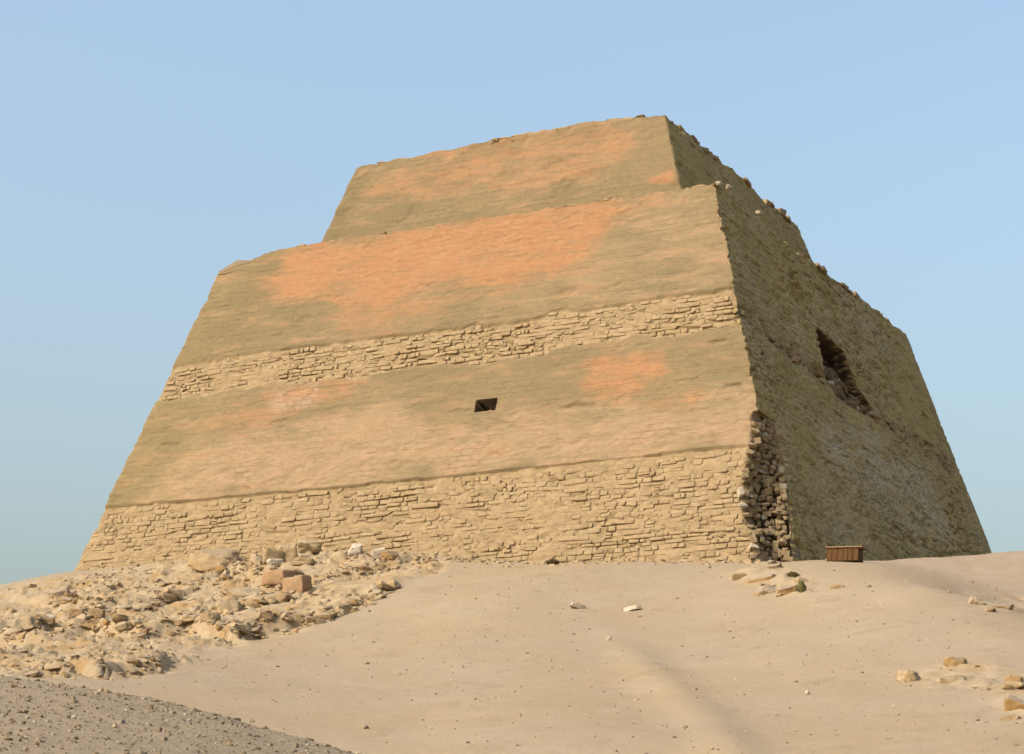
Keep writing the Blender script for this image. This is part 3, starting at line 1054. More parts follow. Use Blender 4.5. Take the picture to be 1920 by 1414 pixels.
def tower_mesh(name, P, attrs, parent, mat, cap_h, cap_amp, seed):
    nr_, nc_ = P.shape[:2]
    W = wpt(P[..., 0], P[..., 1], P[..., 2]) - wpt(*ctr)
    faces = quad_faces(nr_, nc_, True)
    me = grid_mesh(name, W, faces, attrs, mat)
    o = link(bpy.data.objects.new(name, me), parent)
    # top surface: rings shrinking to the middle
    ring = P[-1]
    mid = ring.mean(0)
    rings = [ring]
    for k in (0.985, 0.93, 0.8, 0.6, 0.3, 0.02):
        r = mid + (ring - mid) * k
        r[:, 2] = ring[:, 2] * (k ** 2) + cap_h * (1 - k ** 2) + cap_amp * fbm(r[:, 0] * 0.4, r[:, 1] * 0.4, 0, 3, seed)
        rings.append(r)
    rings = np.array(rings)
    W2 = wpt(rings[..., 0], rings[..., 1], rings[..., 2]) - wpt(*ctr)
    z_ = np.zeros(rings.shape[:2])
    me2 = grid_mesh('terrace_top', W2, quad_faces(len(rings), nc_, True), {'bloom': z_, 'wash': z_, 'dark_olive': z_, 'cave_shade': z_, 'orange': z_, 'tan': z_ + 1, 'masonry': z_, 'side_tone': z_}, mat)
    link(bpy.data.objects.new('terrace_top', me2), parent)
    return o


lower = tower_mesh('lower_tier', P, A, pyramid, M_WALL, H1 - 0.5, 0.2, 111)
lower['label'] = 'tall lower tier, smooth casing with orange stain above bands of bare stone courses'

# upper tier
n2 = 200
h2 = np.linspace(H1 - 2.5, H1 + H2, 70)
t2 = np.linspace(0, 1, n2)
s2 = np.linspace(0, 1, 110)[1:]
T2, Hf2 = np.meshgrid(t2, h2)
S2, Hs2 = np.meshgrid(s2, h2)
zz = Hf2 - H1
u_l, u_r = -U / 2 - U2 / 2 + K2 * zz, -U / 2 + U2 / 2 - K2 * zz
v_f = V0U + K2 * zz
uf2 = u_l + T2 * (u_r - u_l)
d2 = 0.45 * casing_noise(uf2, Hf2, 80.0)
nF2 = np.array([0, -1.0, K2]) / math.hypot(1, K2)
nS2 = np.array([1.0, 0, K2]) / math.hypot(1, K2)
d2 = d2 - 0.08 * sstep(0.20, 0.25, fbm(uf2 * 0.22, Hf2 * 0.5, 24, 5, 185, 0.6))
P1 = np.stack([uf2, v_f, Hf2], -1) + d2[..., None] * nF2
zs = Hs2 - H1
us2 = -U / 2 + U2 / 2 - K2 * zs
vs2 = V0U + K2 * zs + S2 * (V2 - 2 * K2 * zs)
d2s = 1.7 * casing_noise(vs2, Hs2, 120.0)
P2 = np.stack([us2, vs2, Hs2], -1) + d2s[..., None] * nS2
top = sstep(H1 + H2 - 1.3, H1 + H2, Hf2)
# the top line sags a little and is ragged
sag = np.interp(uf2, [-47, -44, -38, -33, -28, -22, -16], [-0.05, -0.15, -0.15, 0.15, 0.30, 0.45, 0.0])
P1[..., 2] += top * (sag + 0.22 * fbm(uf2 * 0.6, 0, 13, 4, 121, 0.7))
tops = sstep(H1 + H2 - 1.5, H1 + H2, Hs2)
P2[..., 2] += tops * (0.45 * fbm(vs2 * 0.35, 0, 14, 4, 122, 0.7) - 0.15) * sstep(0, 1.0, S2 * V2)
tb2 = np.linspace(0, 1, 25)[1:]
TB2, HB2 = np.meshgrid(tb2, h2)
zb = HB2 - H1
P3 = np.stack([-U / 2 + (U2 / 2 - K2 * zb) * (1 - 2 * TB2), V / 2 + V2 / 2 - K2 * zb, HB2], -1)
tl2 = tb2[:-1]
TL2, HL2 = np.meshgrid(tl2, h2)
zl = HL2 - H1
P4 = np.stack([-U / 2 - U2 / 2 + K2 * zl, V / 2 + (V2 / 2 - K2 * zl) * (1 - 2 * TL2), HL2], -1)
OR5 = [front2(*p) for p in ((690, 335), (780, 300), (900, 268), (1040, 240), (1180, 240), (1180, 300), (1080, 340), (940, 350), (840, 372), (650, 380), (660, 350))]
OR6 = [front2(*p) for p in ((1215, 335), (1262, 315), (1266, 343), (1215, 345))]
sdo = poly_sd(uf2, Hf2, OR5) + 1.6 * fbm(uf2 * 0.3, Hf2 * 0.6, 1, 4, 131, 0.65)
or2 = 0.44 * sstep(-1.0, 1.6, sdo)
or2 = np.maximum(or2, 0.8 * sstep(-0.3, 0.4, poly_sd(uf2, Hf2, OR6)))
zz2 = [np.zeros(a.shape[:2]) for a in (P1, P2, P3, P4)]
pa2 = np.maximum(sstep(3.2, 1.2, (uf2 - u_l) + 1.2 * fbm(uf2 * .3, Hf2 * .5, 2, 3, 104)), 0.7 * sstep(3.4, 1.4, (Hf2 - H1) + 1.2 * fbm(uf2 * .2, Hf2 * .4, 2, 3, 105)) * sstep(-18, -24, uf2))
A2 = {'bloom': np.concatenate(zz2, 1), 'wash': np.concatenate(zz2, 1), 'dark_olive': np.concatenate([pa2] + zz2[1:], 1), 'cave_shade': np.concatenate(zz2, 1), 'orange': np.concatenate([or2] + zz2[1:], 1), 'tan': np.concatenate([0.25 * sstep(-1, 1, sdo)] + zz2[1:], 1),
      'masonry': np.concatenate(zz2, 1), 'side_tone': np.concatenate([zz2[0], zz2[1] + 1, zz2[2] + .5, zz2[3] + .5], 1)}
upper = tower_mesh('upper_tier', np.concatenate([P1, P2, P3, P4], 1), A2, pyramid, M_WALL, H1 + H2 - 0.2, 0.3, 141)
upper['label'] = 'smaller upper tier with crumbled top edge and pale orange stain'

# ---- bare stone courses on the front
EX = wdir((1, 0, 0))
EN = wdir(nF)
EY = -EN
EZ = EX.cross(EY).normalized()


def front_M(u, h, dims, proud, rot=(0, 0, 0)):
    p = Vector(wpt(u, KV * h, h)) + EN * (proud - dims[1] / 2)
    return PINV @ frame(p, EX, EY, EZ, dims, rot)


def courses(S, h0, h1, ch, ln, test, end, proud, skip=0.06, mat=M_BLOCK, u0=-59.0, u1=-1.0):
    h = h0
    while h < h1:
        c = random.uniform(*ch)
        u = u0 + random.random()
        while u < u1:
            l = min(max(random.lognormvariate(math.log(ln), 0.55), 0.3), 3.0)
            uc = u + l / 2
            hc = h + c / 2 + 0.22 * math.sin(uc * 0.13 + h * 0.5) + 0.10 * math.sin(uc * 0.41 + h * 1.7)
            u += l
            if random.random() < skip or not test(uc, hc) or uc + l / 2 > end(hc) or uc - l / 2 < -U + KU * hc - 0.05:
                continue
            parts = [(uc, hc, l, c)]
            if random.random() < 0.13 and c > 0.36:
                parts = [(uc, hc - c / 4, l, c / 2), (uc + 0.05, hc + c / 4, l * 0.9, c / 2)]
            for (a, b, ll, cc) in parts:
                pr = proud + random.gauss(0, 0.03) + (random.uniform(-0.12, 0.08) if random.random() < 0.12 else 0)
                rot = (random.gauss(0, 0.02), random.gauss(0, 0.025), random.gauss(0, 0.02))
                S.add('block', mat, front_M(a, b, (ll * random.uniform(0.95, 1.02), random.uniform(0.55, 0.9), cc * random.uniform(0.86, 1.0)), pr, rot), ll * cc)
        h += c


def in_b(u, h):
    e = 0.35 * float(fbm(u * 0.7, 0.0, 5, 4, 81))
    e2 = 0.5 * float(fbm(u * 0.5, 0.0, 9, 4, 82))
    return (float(band_bot(u)) + e2 - 0.1) < h < (float(band_top(u)) + e - 0.15) and -U + KU * h + 0.3 < u < -KU * h - 0.35


S = Stones()
courses(S, 19.0, 26.0, (0.22, 0.40), 0.62, in_b, lambda q: -KU * q - 0.12, -0.11)
band = link(bpy.data.objects.new('stone_band', None), pyramid)
S.build('stone', 'small_stones', band, 300)


def in_low(u, h):
    if h > float(groove_h(u)) - 0.28:
        return False
    if u > float(breach_u(h)) - 0.35 or u < -U + KU * h + 0.3:
        return False
    return True


S = Stones()
courses(S, 4.4, GROOVE - 0.15, (0.22, 0.42), 0.64, in_low, lambda q: float(breach_u(q)) + 0.25, -0.135, 0.05)
base = link(bpy.data.objects.new('base_courses', None), pyramid)
S.build('stone', 'small_stones', base, 300)

# ---- stones in the broken corner
S = Stones()
h = 4.4
H_BR = min(BF[:, 1].max(), BS[:, 1].max()) - 0.5
while h < H_BR:
    c = random.uniform(0.28, 0.55)
    u_in = float(breach_u(h))
    v_out = max(float(breach_v(h)), 0.2)
    # from the front's broken edge back and across to the side's broken edge
    p0 = np.array([u_in - 0.1, KV * h + 0.15, h])
    p1 = np.array([-KU * h - 0.45, max(v_out, KV * h + 0.7) - 0.35, h])
    pm = np.array([u_in + 0.10, KV * h + 2.3, h])
    p1[1] = max(p1[1], KV * h + 1.2)
    path = np.array([p0, pm, p1])
    s = 0.0
    seg = np.concatenate([[0], np.cumsum(np.linalg.norm(np.diff(path, axis=0), axis=1))])
    while s < seg[-1]:
        l = random.uniform(0.28, 0.72)
        q = np.array([np.interp(s + l / 2, seg, path[:, k]) for k in range(3)])
        s += l * 0.98
        if random.random() < (0.36 if s < 0.6 * seg[-1] else 0.07):
            continue
        q[2] += c / 2 + random.gauss(0, 0.05)
        q += np.array([random.gauss(0, 0.07), random.gauss(0, 0.25 if s < 0.7 * seg[-1] else 0.08), 0])
        M = PINV @ frame(Vector(wpt(*q)), wdir((0.9, 0.43, 0)).normalized(), wdir((-0.43, 0.9, 0)).normalized(), Vector((0, 0, 1)), (l, random.uniform(0.6, 1.0), c), [random.gauss(0, 0.15) for _ in range(3)])
        S.add('rock' if random.random() < 0.65 else 'block', M_CORE if random.random() < 0.93 else M_PALE, M, l * c)
    h += c * 0.97
breach = link(bpy.data.objects.new('broken_corner', None), pyramid)
S.build('stone', 'small_stones', breach, 300, False)

# ---- rubble in the niche of the shaded side, ragged stones along its rough course, rim stones
S = Stones()
nv = np.array(NICHE)
for _ in range(2500):
    v = random.uniform(nv[:, 0].min(), nv[:, 0].max())
    h = random.uniform(nv[:, 1].min(), nv[:, 1].max())
    sd = float(poly_sd(np.array([v]), np.array([h]), NICHE)[0])
    topf = (h - nv[:, 1].min()) / (nv[:, 1].max() - nv[:, 1].min())
    if sd < 0.1 or len(S.s) > 220 or topf > 0.86:
        continue
    topf = (h - nv[:, 1].min()) / (nv[:, 1].max() - nv[:, 1].min())
    depth = 0.35 + 2.1 * topf ** 1.5 + random.uniform(0, 0.3)
    l = random.uniform(0.35, 0.8)
    q = np.array([-KU * h - depth, v, h])
    M = PINV @ frame(Vector(wpt(*q)), wdir((0, 1, 0)), wdir((-1, 0, 0)), Vector((0, 0, 1)), (l, l, l * random.uniform(0.5, 0.8)), [random.gauss(0, 0.3) for _ in range(3)])
    S.add('rock', M_BROWN if random.random() < 0.95 else M_PALE, M, l * l)
for _ in range(110):
    i_ = random.randrange(0, 6)
    t_ = random.random()
    v = nv[i_, 0] * (1 - t_) + nv[i_ + 1, 0] * t_
    h = nv[i_, 1] * (1 - t_) + nv[i_ + 1, 1] * t_
    topf = (h - nv[:, 1].min()) / (nv[:, 1].max() - nv[:, 1].min())
    if topf > 0.9:
        continue
    l = random.uniform(0.3, 0.65)
    q = np.array([-KU * h - random.uniform(0.3, 0.6 + 2.0 * topf), v + 0.05, h - 0.1])
    M = PINV @ frame(Vector(wpt(*q)), wdir((0, 1, 0)), wdir((-1, 0, 0)), Vector((0, 0, 1)), (l * 0.7, l, l * random.uniform(0.5, 0.8)), [random.gauss(0, 0.3) for _ in range(3)])
    S.add('rock', M_BROWN, M, l * l)
niche = link(bpy.data.objects.new('wall_niche', None), pyramid)
S.build('stone', 'small_stones', niche, 300, False)

S = Stones()
for _ in range(70):
    v = random.uniform(6, 60)
    hc = float(np.interp(v, [0, 20, 45, 70], [side(1392, 590)[1], 22.6, 21.8, 21.5])) + random.gauss(0, 0.55)
    if float(poly_sd(np.array([v]), np.array([hc]), NICHE)[0]) > -0.3 or v < KV * hc + 0.4:
        continue
    l, c = random.uniform(0.4, 1.1), random.uniform(0.25, 0.45)
    M = PINV @ frame(Vector(wpt(-KU * hc - 0.32, v, hc)), wdir((0, 1, 0)), wdir((-1, 0, 0)), Vector((0, 0, 1)), (l, 0.7, c), [random.gauss(0, 0.06) for _ in range(3)])
    S.add('block', M_BLOCK, M, l * c)
sb = link(bpy.data.objects.new('side_stone_band', None), pyramid)
S.build('stone', 'small_stones', sb, 300)


def rim_stone(u, v, h, dims, mat=M_BLOCK, lib='rock', name='rim_stone'):
    M = PINV @ frame(Vector(wpt(u, v, h)), wdir((1, 0, 0)), wdir((0, 1, 0)), Vector((0, 0, 1)), dims, [random.gauss(0, 0.12) for _ in range(3)])
    o = link(bpy.data.objects.new(name, shape_mesh(lib, int(RNG.integers(len(LIB[lib]))), mat, lib != 'rock')), pyramid)
    o.matrix_local = M
    return o


TOPH = H1 + H2
for _ in range(46):
    u = random.uniform(-U / 2 - U2 / 2 + K2 * H2 + 0.5, U0R - K2 * H2 - 0.5)
    sg = float(np.interp(u, [-47, -44, -38, -33, -28, -22, -16], [-0.05, -0.15, -0.15, 0.15, 0.30, 0.45, 0.0]))
    rim_stone(u, V0U + K2 * H2 + random.uniform(0.2, 0.6), TOPH + sg + random.uniform(-0.22, 0.02), (random.uniform(0.5, 1.4), random.uniform(0.5, 0.9), random.uniform(0.25, 0.42)))
for _ in range(24):
    v = random.uniform(V0U + K2 * H2 + 1.8, V0U + V2 - K2 * H2 - 0.4)
    rim_stone(U0R - K2 * H2 - random.uniform(0.1, 0.5), v, TOPH + random.uniform(-0.35, -0.05), (random.uniform(0.5, 1.0), random.uniform(0.8, 2.2), random.uniform(0.3, 0.6)), M_BLOCK, 'block')
for _ in range(34):
    u = random.uniform(-U + KU * H1 + 6.5, -KU * H1 - 0.5)
    rim_stone(u, KV * H1 + random.uniform(0.25, 0.6), H1 + random.uniform(-0.25, -0.02), (random.uniform(0.5, 1.4), random.uniform(0.5, 0.8), random.uniform(0.22, 0.4)))
for _ in range(16):
    v = random.uniform(KV * H1 + 22, V - KV * H1 - 0.5)
    rim_stone(-KU * H1 - random.uniform(0.1, 0.4), v, H1 + random.uniform(-0.35, -0.08), (random.uniform(0.4, 0.8), random.uniform(0.7, 1.8), random.uniform(0.25, 0.5)), M_BLOCK, 'block')
# pale loose stones lodged on the shaded side
for px, py in ((1366, 352), (1424, 400), (1345, 346)):
    v, h = side(px, py)
    rim_stone(-KU * h + 0.05, v, h, (0.5, 0.9, 0.34), M_PALE, 'rock', 'lodged_stone')
# block lying in the wall hole
o = link(bpy.data.objects.new('hole_block', shape_mesh('round', 2, M_CORE)), pyramid)
o.matrix_local = front_M(hu0 + 0.82, hh0 + 0.2, (0.55, 0.6, 0.36), -0.35)

# ------------------------------------------------------------------ rubble on the left slope
S = Stones()
ru = np.array(RUB)
cnt = 0
for pts, Aamp in LEDGES:
    right_side = Aamp < 0.55
    pts = np.array(pts)
    seg = np.concatenate([[0], np.cumsum(np.linalg.norm(np.diff(pts, axis=0), axis=1))])
    for row in range(1 if right_side else int(2 + Aamp * 3.2)):
        s = 0
        while s < seg[-1]:
            l = random.lognormvariate(math.log(0.43), 0.5)
            l = min(max(l, 0.2), 1.3)
            x = np.interp(s, seg, pts[:, 0]) + random.gauss(0, 0.18)
            y = np.interp(s, seg, pts[:, 1]) + random.gauss(0.0, 0.35) + (row - 1) * 0.30
            s += l * random.uniform(0.9, 1.35)
            if random.random() < (0.55 if right_side else 0.2):
                continue
            c = l * random.uniform(0.35, 0.6)
            z = gz(x, y) + c * random.uniform(-0.2, 0.22)
            r = random.random()
            mat = M_RUBBLE if r < 0.76 else (M_OCHRE if r < 0.93 else M_SALMON)
            S.add('rock' if right_side or random.random() < 0.6 else 'round', mat, frame(Vector((x, y, z)), Vector((1, 0, 0)), Vector((0, 1, 0)), Vector((0, 0, 1)), (l, l * random.uniform(0.7, 1.0), c), (random.gauss(0, 0.12), random.gauss(0, 0.12), random.gauss(-0.2, 0.5))), l * c)
tries = 0
while cnt < 2000 and tries < 14000:
    tries += 1
    x, y = random.uniform(ru[:, 0].min(), ru[:, 0].max()), random.uniform(ru[:, 1].min(), ru[:, 1].max())
    if poly_sd(np.array([x]), np.array([y]), RUB)[0] < 0.2 or float(fbm(x * 0.3, y * 0.3, 0, 3, 151)) < random.uniform(-0.45, 0.3):
        continue
    cnt += 1
    l = min(max(random.lognormvariate(math.log(0.24), 0.5), 0.1), 0.8)
    c = l * random.uniform(0.4, 0.7)
    r = random.random()
    mat = M_RUBBLE if r < 0.80 else (M_OCHRE if r < 0.88 else M_PALE)
    S.add('rock', mat, frame(Vector((x, y, gz(x, y) - c * 0.05)), Vector((1, 0, 0)), Vector((0, 1, 0)), Vector((0, 0, 1)), (l, l * random.uniform(0.6, 1), c), (random.gauss(0, 0.25), random.gauss(0, 0.25), random.uniform(0, 3.1))), l * c)
S.build('stone', 'rubble_fragments', mound, 300, False)

# fallen stones drifted along the foot of the sunny wall
S2 = Stones()
for _ in range(420):
    px_ = random.uniform(780, 1470)
    u_, h_ = front(px_, 1057)
    p_ = wpt(u_, KV * h_, h_)
    off = abs(random.gauss(0, 1.5)) + 0.1
    x, y = p_[0] + random.gauss(0, 0.3) - off * 0.43, p_[1] - off * 0.9
    l = min(max(random.lognormvariate(math.log(0.3), 0.5), 0.12), 0.95)
    c = l * random.uniform(0.4, 0.65)
    S2.add('rock' if random.random() < 0.6 else 'round', M_RUBBLE if random.random() < 0.9 else M_OCHRE, frame(Vector((x, y, gz(x, y) - c * 0.12)), Vector((1, 0, 0)), Vector((0, 1, 0)), Vector((0, 0, 1)), (l, l * 0.8, c), (random.gauss(0, 0.12), random.gauss(0, 0.12), random.gauss(-0.4, 0.4))), l * c)
S2.build('fallen_stone', 'fallen_fragments', mound, 80, False)

# scattered fragments on the sand and the gravel bank: nobody could count them
frag = []
for _ in range(3200):
    x, y = random.uniform(-30, 45), random.uniform(86, 158)
    if poly_sd(np.array([x]), np.array([y]), RUB)[0] > 0:
        continue
    l = min(max(random.lognormvariate(math.log(0.075), 0.5), 0.04), 0.40)
    frag.append(('rock', int(RNG.integers(14)), M_PALE if random.random() < 0.35 else (M_RUBBLE if random.random() < 0.5 else M_GRAVEL), frame(Vector((x, y, gz(x, y) + l * 0.1)), Vector((1, 0, 0)), Vector((0, 1, 0)), Vector((0, 0, 1)), (l, l * 0.8, l * 0.5), (random.gauss(0, 0.3), random.gauss(0, 0.3), random.uniform(0, 3))), l))
o = joined('sand_pebbles', frag, None, False)
tag(o, 'pale pebbles strewn thinly over the sand slope', 'pebbles')
xs = RNG.uniform(-14, 3, 18000)
ys = RNG.uniform(27, 50, 18000)
zs_ = surf(xs, ys)
frag = []
for x, y, z in zip(xs, ys, zs_):
    l = min(max(random.lognormvariate(math.log(0.026), 0.62), 0.010), 0.15)
    r = random.random()
    frag.append(('rock', int(RNG.integers(14)), M_GRAVEL if r < 0.8 else (M_PALE if r < 0.9 else M_RUBBLE), frame(Vector((x, y, z + l * 0.12)), Vector((1, 0, 0)), Vector((0, 1, 0)), Vector((0, 0, 1)), (l, l * random.uniform(0.6, 1), l * random.uniform(0.4, 0.7)), (random.gauss(0, 0.3), random.gauss(0, 0.3), random.uniform(0, 3))), l))
o = joined('bank_gravel', frag, None, False)
tag(o, 'loose grey-brown gravel covering the dark bank in the foreground', 'gravel')

# ------------------------------------------------------------------ single boulders and blocks
SIGHT_R = F_PX


def boulder(px, py, wpx, hpx, mat, label, rz=0.0, tilt=(0, 0), dep=0.8, lib='boulder', idx=0, sink=0.25, name='boulder', group=None, start=70.0, cat='boulder', embed=False):
    """stone whose visible centre lies on a sight line; width and height measured on the photograph"""
    g = on_ground(px, py + hpx * 0.45, start)
    k = g.y / F_PX / CP
    w, hgt = wpx * k, hpx * k
    hgt = hgt / (1 - sink) if sink < 0.9 else hgt
    o = bpy.data.objects.new(name, shape_mesh(lib, idx % len(LIB[lib]), mat))
    link(o)
    o.location = (g.x, g.y + w * dep * 0.25, g.z + hgt * (0.5 - sink))
    if embed:                                 # only the downhill face of the ledge is exposed
        yc = g.y + w * dep * 0.45
        top_z = max(g.z + hpx * k * 0.92, gz(g.x, yc) + 0.05)
        hgt = top_z - g.z + 0.35
        o.location = (g.x, yc, top_z - hgt / 2)
        tilt = (tilt[0] + 0.16, tilt[1] + random.gauss(0, 0.05))
        rz += random.gauss(0, 0.22)
        w *= 0.98
    o.rotation_euler = (tilt[0], tilt[1], rz)
    o.scale = (w, w * dep, hgt)
    tag(o, label, cat, group, 'thing')
    return o


boulder(402, 1050, 92, 36, M_RUBBLE, 'largest pale boulder, long and rounded, with a dark shaded right end, at the pyramid foot', 0.15, (0.0, -0.10), 0.6, idx=0)
boulder(385, 1023, 54, 20, M_RUBBLE, 'flat olive-brown stone lodged just above the largest pale boulder', 0.3, (0.1, -0.05), 0.7, idx=1, sink=0.1)
boulder(350, 1028, 24, 14, M_RUBBLE, 'small brown stone left of the flat stone above the largest boulder', 0.5, (0, 0), 0.8, idx=2, sink=0.1)
boulder(502, 1012, 46, 14, M_BLOCK, 'thin slab jutting out of the lowest courses above the rubble', 0.0, (0, 0), 0.5, 'ledge', 3, 0.0, 'stone_slab', cat='slab')
boulder(510, 1044, 36, 26, M_BLOCK, 'squarish tan block standing right of the largest pale boulder', 0.3, (0, 0.1), 0.8, 'ledge', 4, 0.2, 'stone_block', cat='block')
boulder(488, 1052, 40, 18, M_RUBBLE, 'low rounded stone at the foot of the squarish tan block', -0.2, (0, 0.1), 0.8, idx=3)
boulder(540, 1040, 40, 30, M_RUBBLE, 'domed beige boulder with a smooth top, above the salmon block', 0.1, (0, 0), 0.8, idx=4)
boulder(515, 1055, 32, 14, M_PALE, 'small pale leaning stone between the tan block and the salmon block', 0.5, (0, -0.3), 0.7, idx=5)
boulder(566, 1053, 44, 14, M_RUBBLE, 'flat olive stone lying right of the domed beige boulder', 0.0, (0.05, 0), 0.6, idx=6, sink=0.1)
boulder(580, 1026, 42, 26, M_RUBBLE, 'dark brown hollowed block against the lowest wall courses', 0.1, (0, 0), 0.7, idx=7, sink=0.1)
boulder(525, 1084, 52, 24, M_SALMON, 'square-cut salmon block with an olive shaded right side', -0.62, (0.02, 0), 0.9, 'ledge', 5, 0.15, 'stone_block', cat='block')
boulder(556, 1096, 46, 28, M_SALMON, 'tilted tan and orange block just right of the square-cut salmon block', -0.5, (0.05, -0.15), 0.8, 'ledge', 6, 0.2, 'stone_block', cat='block')
boulder(455, 1112, 70, 22, M_RUBBLE, 'broad flat slab half buried below the largest pale boulder', 0.0, (0.1, 0.08), 0.7, idx=8)
boulder(432, 1138, 50, 22, M_RUBBLE, 'oval boulder under the broad half-buried slab', 0.3, (0, 0.05), 0.7, idx=9)
boulder(665, 1030, 26, 24, M_PALE, 'small pale block with a dark crack beside it, at the wall foot', 0.1, (0, 0), 0.8, 'boulder', 1, 0.1, 'stone_block', cat='block')
boulder(708, 1038, 24, 24, M_PALE, 'whitish upright stone at the wall foot, brightest of the row', 0.2, (0.1, 0.2), 0.6, 'boulder', 2, 0.15)
boulder(732, 1042, 34, 16, M_OCHRE, 'low ochre stone right of the whitish upright stone', 0.0, (0, 0), 0.6, 'boulder', 3, 0.15)
boulder(115, 1112, 34, 24, M_RUBBLE, 'lone tilted boulder near the left skyline', 0.3, (0.1, -0.45), 0.8, idx=10)
boulder(170, 1172, 44, 20, M_RUBBLE, 'long overhanging boulder on the left stone ledge', 0.1, (0, -0.05), 0.7, idx=11)
boulder(142, 1150, 26, 14, M_SALMON, 'small salmon block left of a crack on the left ledge', 0.0, (0, 0), 0.7, 'ledge', 7, 0.1, 'stone_block', cat='block')
boulder(180, 1152, 28, 14, M_OCHRE, 'orange block on the left ledge, right of a dark crack', 0.0, (0, 0), 0.7, 'ledge', 8, 0.1, 'stone_block', cat='block')
boulder(88, 1168, 26, 10, M_OCHRE, 'thin orange slab at the right end of the dark ledge', 0.0, (0, 0), 0.7, 'ledge', 9, 0.1, 'stone_slab', cat='slab')
# ledge below the near corner
boulder(1432, 1059, 70, 14, M_RUBBLE, 'broad low slab at the foot of the broken corner', 0.0, (0.05, 0), 0.6, 'boulder', 1, 0.38, 'stone_slab', cat='slab', embed=True)
boulder(1388, 1079, 30, 14, M_OCHRE, 'small tan-ochre stone, leftmost of the ledge below the broken corner', 0.0, (0, 0), 0.6, 'boulder', 4, 0.38, embed=True)
boulder(1428, 1082, 52, 16, M_OCHRE, 'cracked ochre slab on the upper step of the ledge below the broken corner', 0.0, (0, 0.05), 0.6, 'boulder', 2, 0.38, 'stone_slab', cat='slab', embed=True)
boulder(1438, 1104, 44, 22, M_OCHRE, 'orange-fronted block left of a dark crack, on the lower step of the ledge', 0.1, (0, 0.12), 0.8, 'boulder', 1, 0.35, 'stone_block', cat='block', embed=True)
boulder(1478, 1104, 40, 22, M_OCHRE, 'orange-fronted block right of a dark crack, beside the green tuft', -0.1, (0, 0), 0.8, 'boulder', 11, 0.35, 'stone_block', cat='block', embed=True)
boulder(1508, 1088, 30, 12, M_RUBBLE, 'pale greyish slab just above the green tuft', 0.1, (0, 0.1), 0.7, 'boulder', 5, 0.38, 'stone_slab', cat='slab', embed=True)
boulder(1570, 1100, 34, 10, M_RUBBLE, 'faint yellowish stone buried in sand below the wooden crate', 0.0, (0, 0), 0.6, 'boulder', 6, 0.45, embed=True)
# right edge
boulder(1834, 1126, 30, 20, M_RUBBLE, 'pale stone poking over the sand spur, left of the orange slab', 0.2, (0, 0.3), 0.7, 'boulder', 7, 0.2, start=118, embed=True)
boulder(1878, 1134, 56, 14, M_OCHRE, 'orange slab with grey top on the far right slope', 0.0, (0, -0.03), 0.6, 'boulder', 10, 0.35, 'stone_slab', start=118, cat='slab', embed=True)
boulder(1796, 1240, 42, 18, M_OCHRE, 'small grey-topped orange slab on the right sand slope', 0.0, (0, 0), 0.7, 'boulder', 12, 0.38, 'stone_slab', cat='slab', embed=True)
boulder(1712, 1268, 48, 22, M_RUBBLE, 'greyish crumbling stone, leftmost of the right slope outcrop', 0.3, (0, 0.1), 0.9, 'boulder', 3, 0.5, embed=True)
boulder(1790, 1272, 46, 16, M_RUBBLE, 'flat yellowish stone below the small grey-topped orange slab', 0.0, (0, 0), 0.7, 'boulder', 8, 0.3, embed=True)
boulder(1856, 1284, 62, 16, M_OCHRE, 'long orange ledge stone near the right picture edge', 0.0, (0, 0.05), 0.7, 'boulder', 13, 0.35, 'stone_slab', cat='slab', embed=True)
boulder(1906, 1280, 34, 26, M_OCHRE, 'brown-orange block right of a dark crack, cut by the picture edge', 0.1, (0, 0), 0.8, 'boulder', 0, 0.35, 'stone_block', cat='block', embed=True)
boulder(1908, 1318, 40, 28, M_OCHRE, 'rounded tan boulder lowest at the right picture edge', 0.2, (0, 0.1), 0.8, 'boulder', 5, 0.38, embed=True)
boulder(1900, 1346, 44, 14, M_RUBBLE, 'thin grey-tan slab under the lowest rounded boulder at right', 0.1, (0, 0.05), 0.7, 'boulder', 9, 0.38, 'stone_slab', cat='slab', embed=True)
# pale fragments on the open sand
boulder(1084, 1137, 30, 10, M_PALE, 'white flat fragment on the sand, left one of a pair', 0.2, (0, 0.25), 0.6, 'round', 0, 0.2, 'stone_fragment', cat='fragment')
boulder(1186, 1141, 32, 10, M_PALE, 'white flat fragment on the sand, right one of a pair', 0.2, (0, -0.15), 0.6, 'round', 1, 0.2, 'stone_fragment', cat='fragment')
boulder(1142, 1198, 11, 8, M_PALE, 'tiny white chip at the head of the sand crease', 0.2, (0, 0), 0.8, 'rock', 1, 0.2, 'stone_fragment', cat='fragment')
boulder(472, 1352, 12, 7, M_PALE, 'small white stone on the crest of the dark gravel bank', 0.2, (0, 0), 0.8, 'rock', 2, 0.2, 'stone_fragment', start=25, cat='fragment')
boulder(1514, 1300, 9, 8, M_PALE, 'single bright white chip low on the right sand slope', 0.2, (0, 0), 0.8, 'rock', 3, 0.2, 'stone_fragment', cat='fragment')


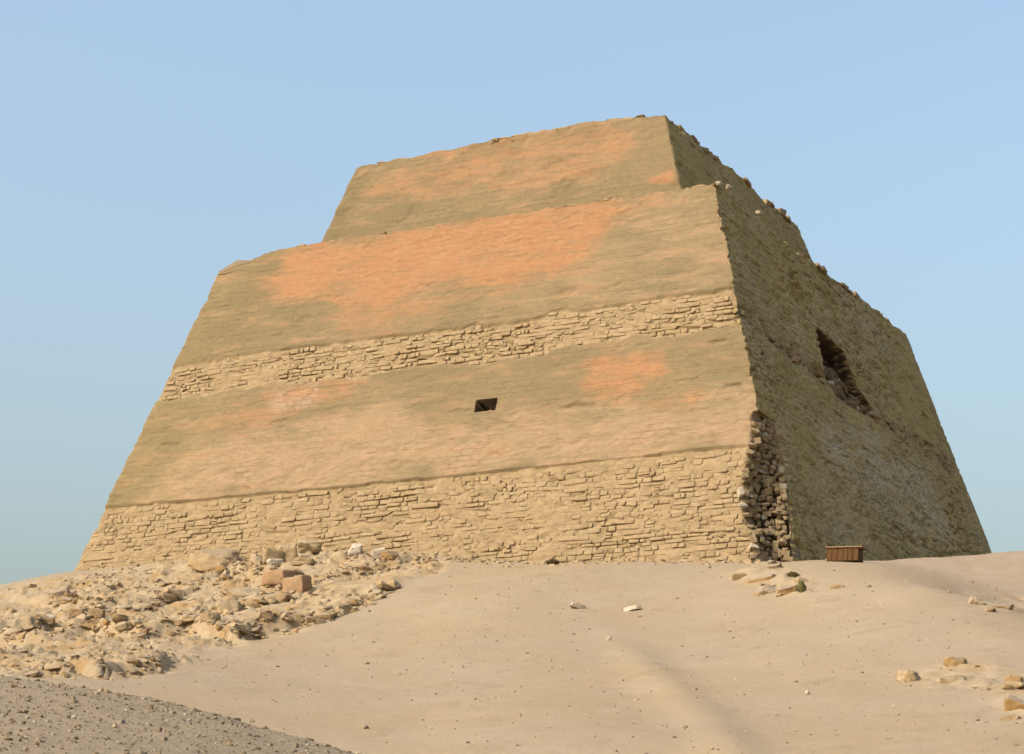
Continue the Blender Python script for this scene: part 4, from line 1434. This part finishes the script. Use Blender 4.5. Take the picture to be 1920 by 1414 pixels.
# ------------------------------------------------------------------ tufts
def tuft(px, py, wpx, hpx, mat, label, n=260):
    g = on_ground(px, py + hpx * 0.45)
    k = g.y / F_PX / CP
    w, hg = wpx * k, hpx * k * 1.1
    Vv, Ff = [], []
    for i in range(n):
        a = random.uniform(0, 2 * math.pi)
        rr = math.sqrt(random.random())
        base_ = np.array([math.cos(a) * rr * w * 0.22, math.sin(a) * rr * w * 0.2, 0])
        tip = np.array([math.cos(a) * rr * w * 0.5, math.sin(a) * rr * w * 0.45, hg * (1.05 - 0.55 * rr) * random.uniform(0.7, 1.05)])
        t0 = random.uniform(0, 0.6)
        p = base_ + (tip - base_) * t0
        side_ = np.array([-math.sin(a + random.gauss(0, 0.8)), math.cos(a), random.gauss(0, 0.3)]) * random.uniform(0.02, 0.05)
        b = len(Vv)
        Vv += [p - side_, p + side_, tip + side_ * 0.3, tip - side_ * 0.3]
        Ff.append([b, b + 1, b + 2, b + 3])
    t = link(bpy.data.objects.new('desert_tuft', None))
    t.location = g - Vector((0, 0, 0.05))
    me_ = grid_mesh('foliage', np.array(Vv), np.array(Ff), {}, mat, False)
    link(bpy.data.objects.new('foliage', me_), t)
    tag(t, label, 'plant', 'desert tufts')


tuft(1503, 1100, 20, 24, M_SHRUB, 'green tuft growing beside the orange-fronted blocks')
tuft(1486, 1078, 28, 10, M_SHRUB, 'low grey-green tuft above the orange-fronted blocks')
tuft(1452, 1058, 30, 14, M_DRY, 'dry brown tuft on the slab at the broken corner')
tuft(1036, 1053, 30, 14, M_DRY, 'olive tuft alone at the foot of the middle of the sunny wall')
tuft(1345, 1046, 24, 9, M_DRY, 'low olive tuft at the wall foot left of the broken corner')

# ------------------------------------------------------------------ wooden crate on the crest
crate = link(bpy.data.objects.new('wooden_crate', None))
g = on_ground(1586, 1054, 120)
kpx = g.y / F_PX / CP
crate.location = (g.x, g.y + 0.5, gz(g.x, g.y + 0.5) - 0.04)
crate.rotation_euler = (0, R(2.5), R(-24))
tag(crate, 'brown plank crate with an overhanging pale lid, standing on the sand beside the shaded wall', 'crate')
CW, CD, CH = 62 * kpx * 0.98, 1.1, 25 * kpx


def box(name, dims, loc, mat, parent, bev=0.012, taper=0.0):
    v, f = cube_grid(1)
    v = v * 0.5 * np.array(dims)
    me_ = grid_mesh(name, v, f, {}, mat, False)
    o_ = link(bpy.data.objects.new(name, me_), parent)
    o_.location = loc
    bm_ = o_.modifiers.new('bevel', 'BEVEL')
    bm_.width = bev
    bm_.segments = 2
    return o_


nb = 6
for i in range(nb):
    wv = CW / nb
    for s, y in ((1, -CD / 2), (-1, CD / 2)):
        box('plank', (wv - 0.012, 0.04, CH - 0.05), (-CW / 2 + wv * (i + 0.5), y + random.gauss(0, 0.006), CH / 2 - 0.03), M_WOOD, crate)
for i in range(4):
    wv = (CD - 0.06) / 4
    for x in (-CW / 2 + 0.02, CW / 2 - 0.02):
        box('plank', (0.04, wv - 0.012, CH - 0.05), (x, -(CD - 0.06) / 2 + wv * (i + 0.5), CH / 2 - 0.03), M_WOOD, crate)
box('batten', (0.10, 0.035, CH - 0.08), (CW * 0.28, -CD / 2 - 0.04, CH / 2 - 0.03), M_WOOD, crate)
lid = box('lid', (CW + 0.30, CD + 0.2, 0.07), (0.1, 0, CH + 0.01), M_WOOD2, crate)
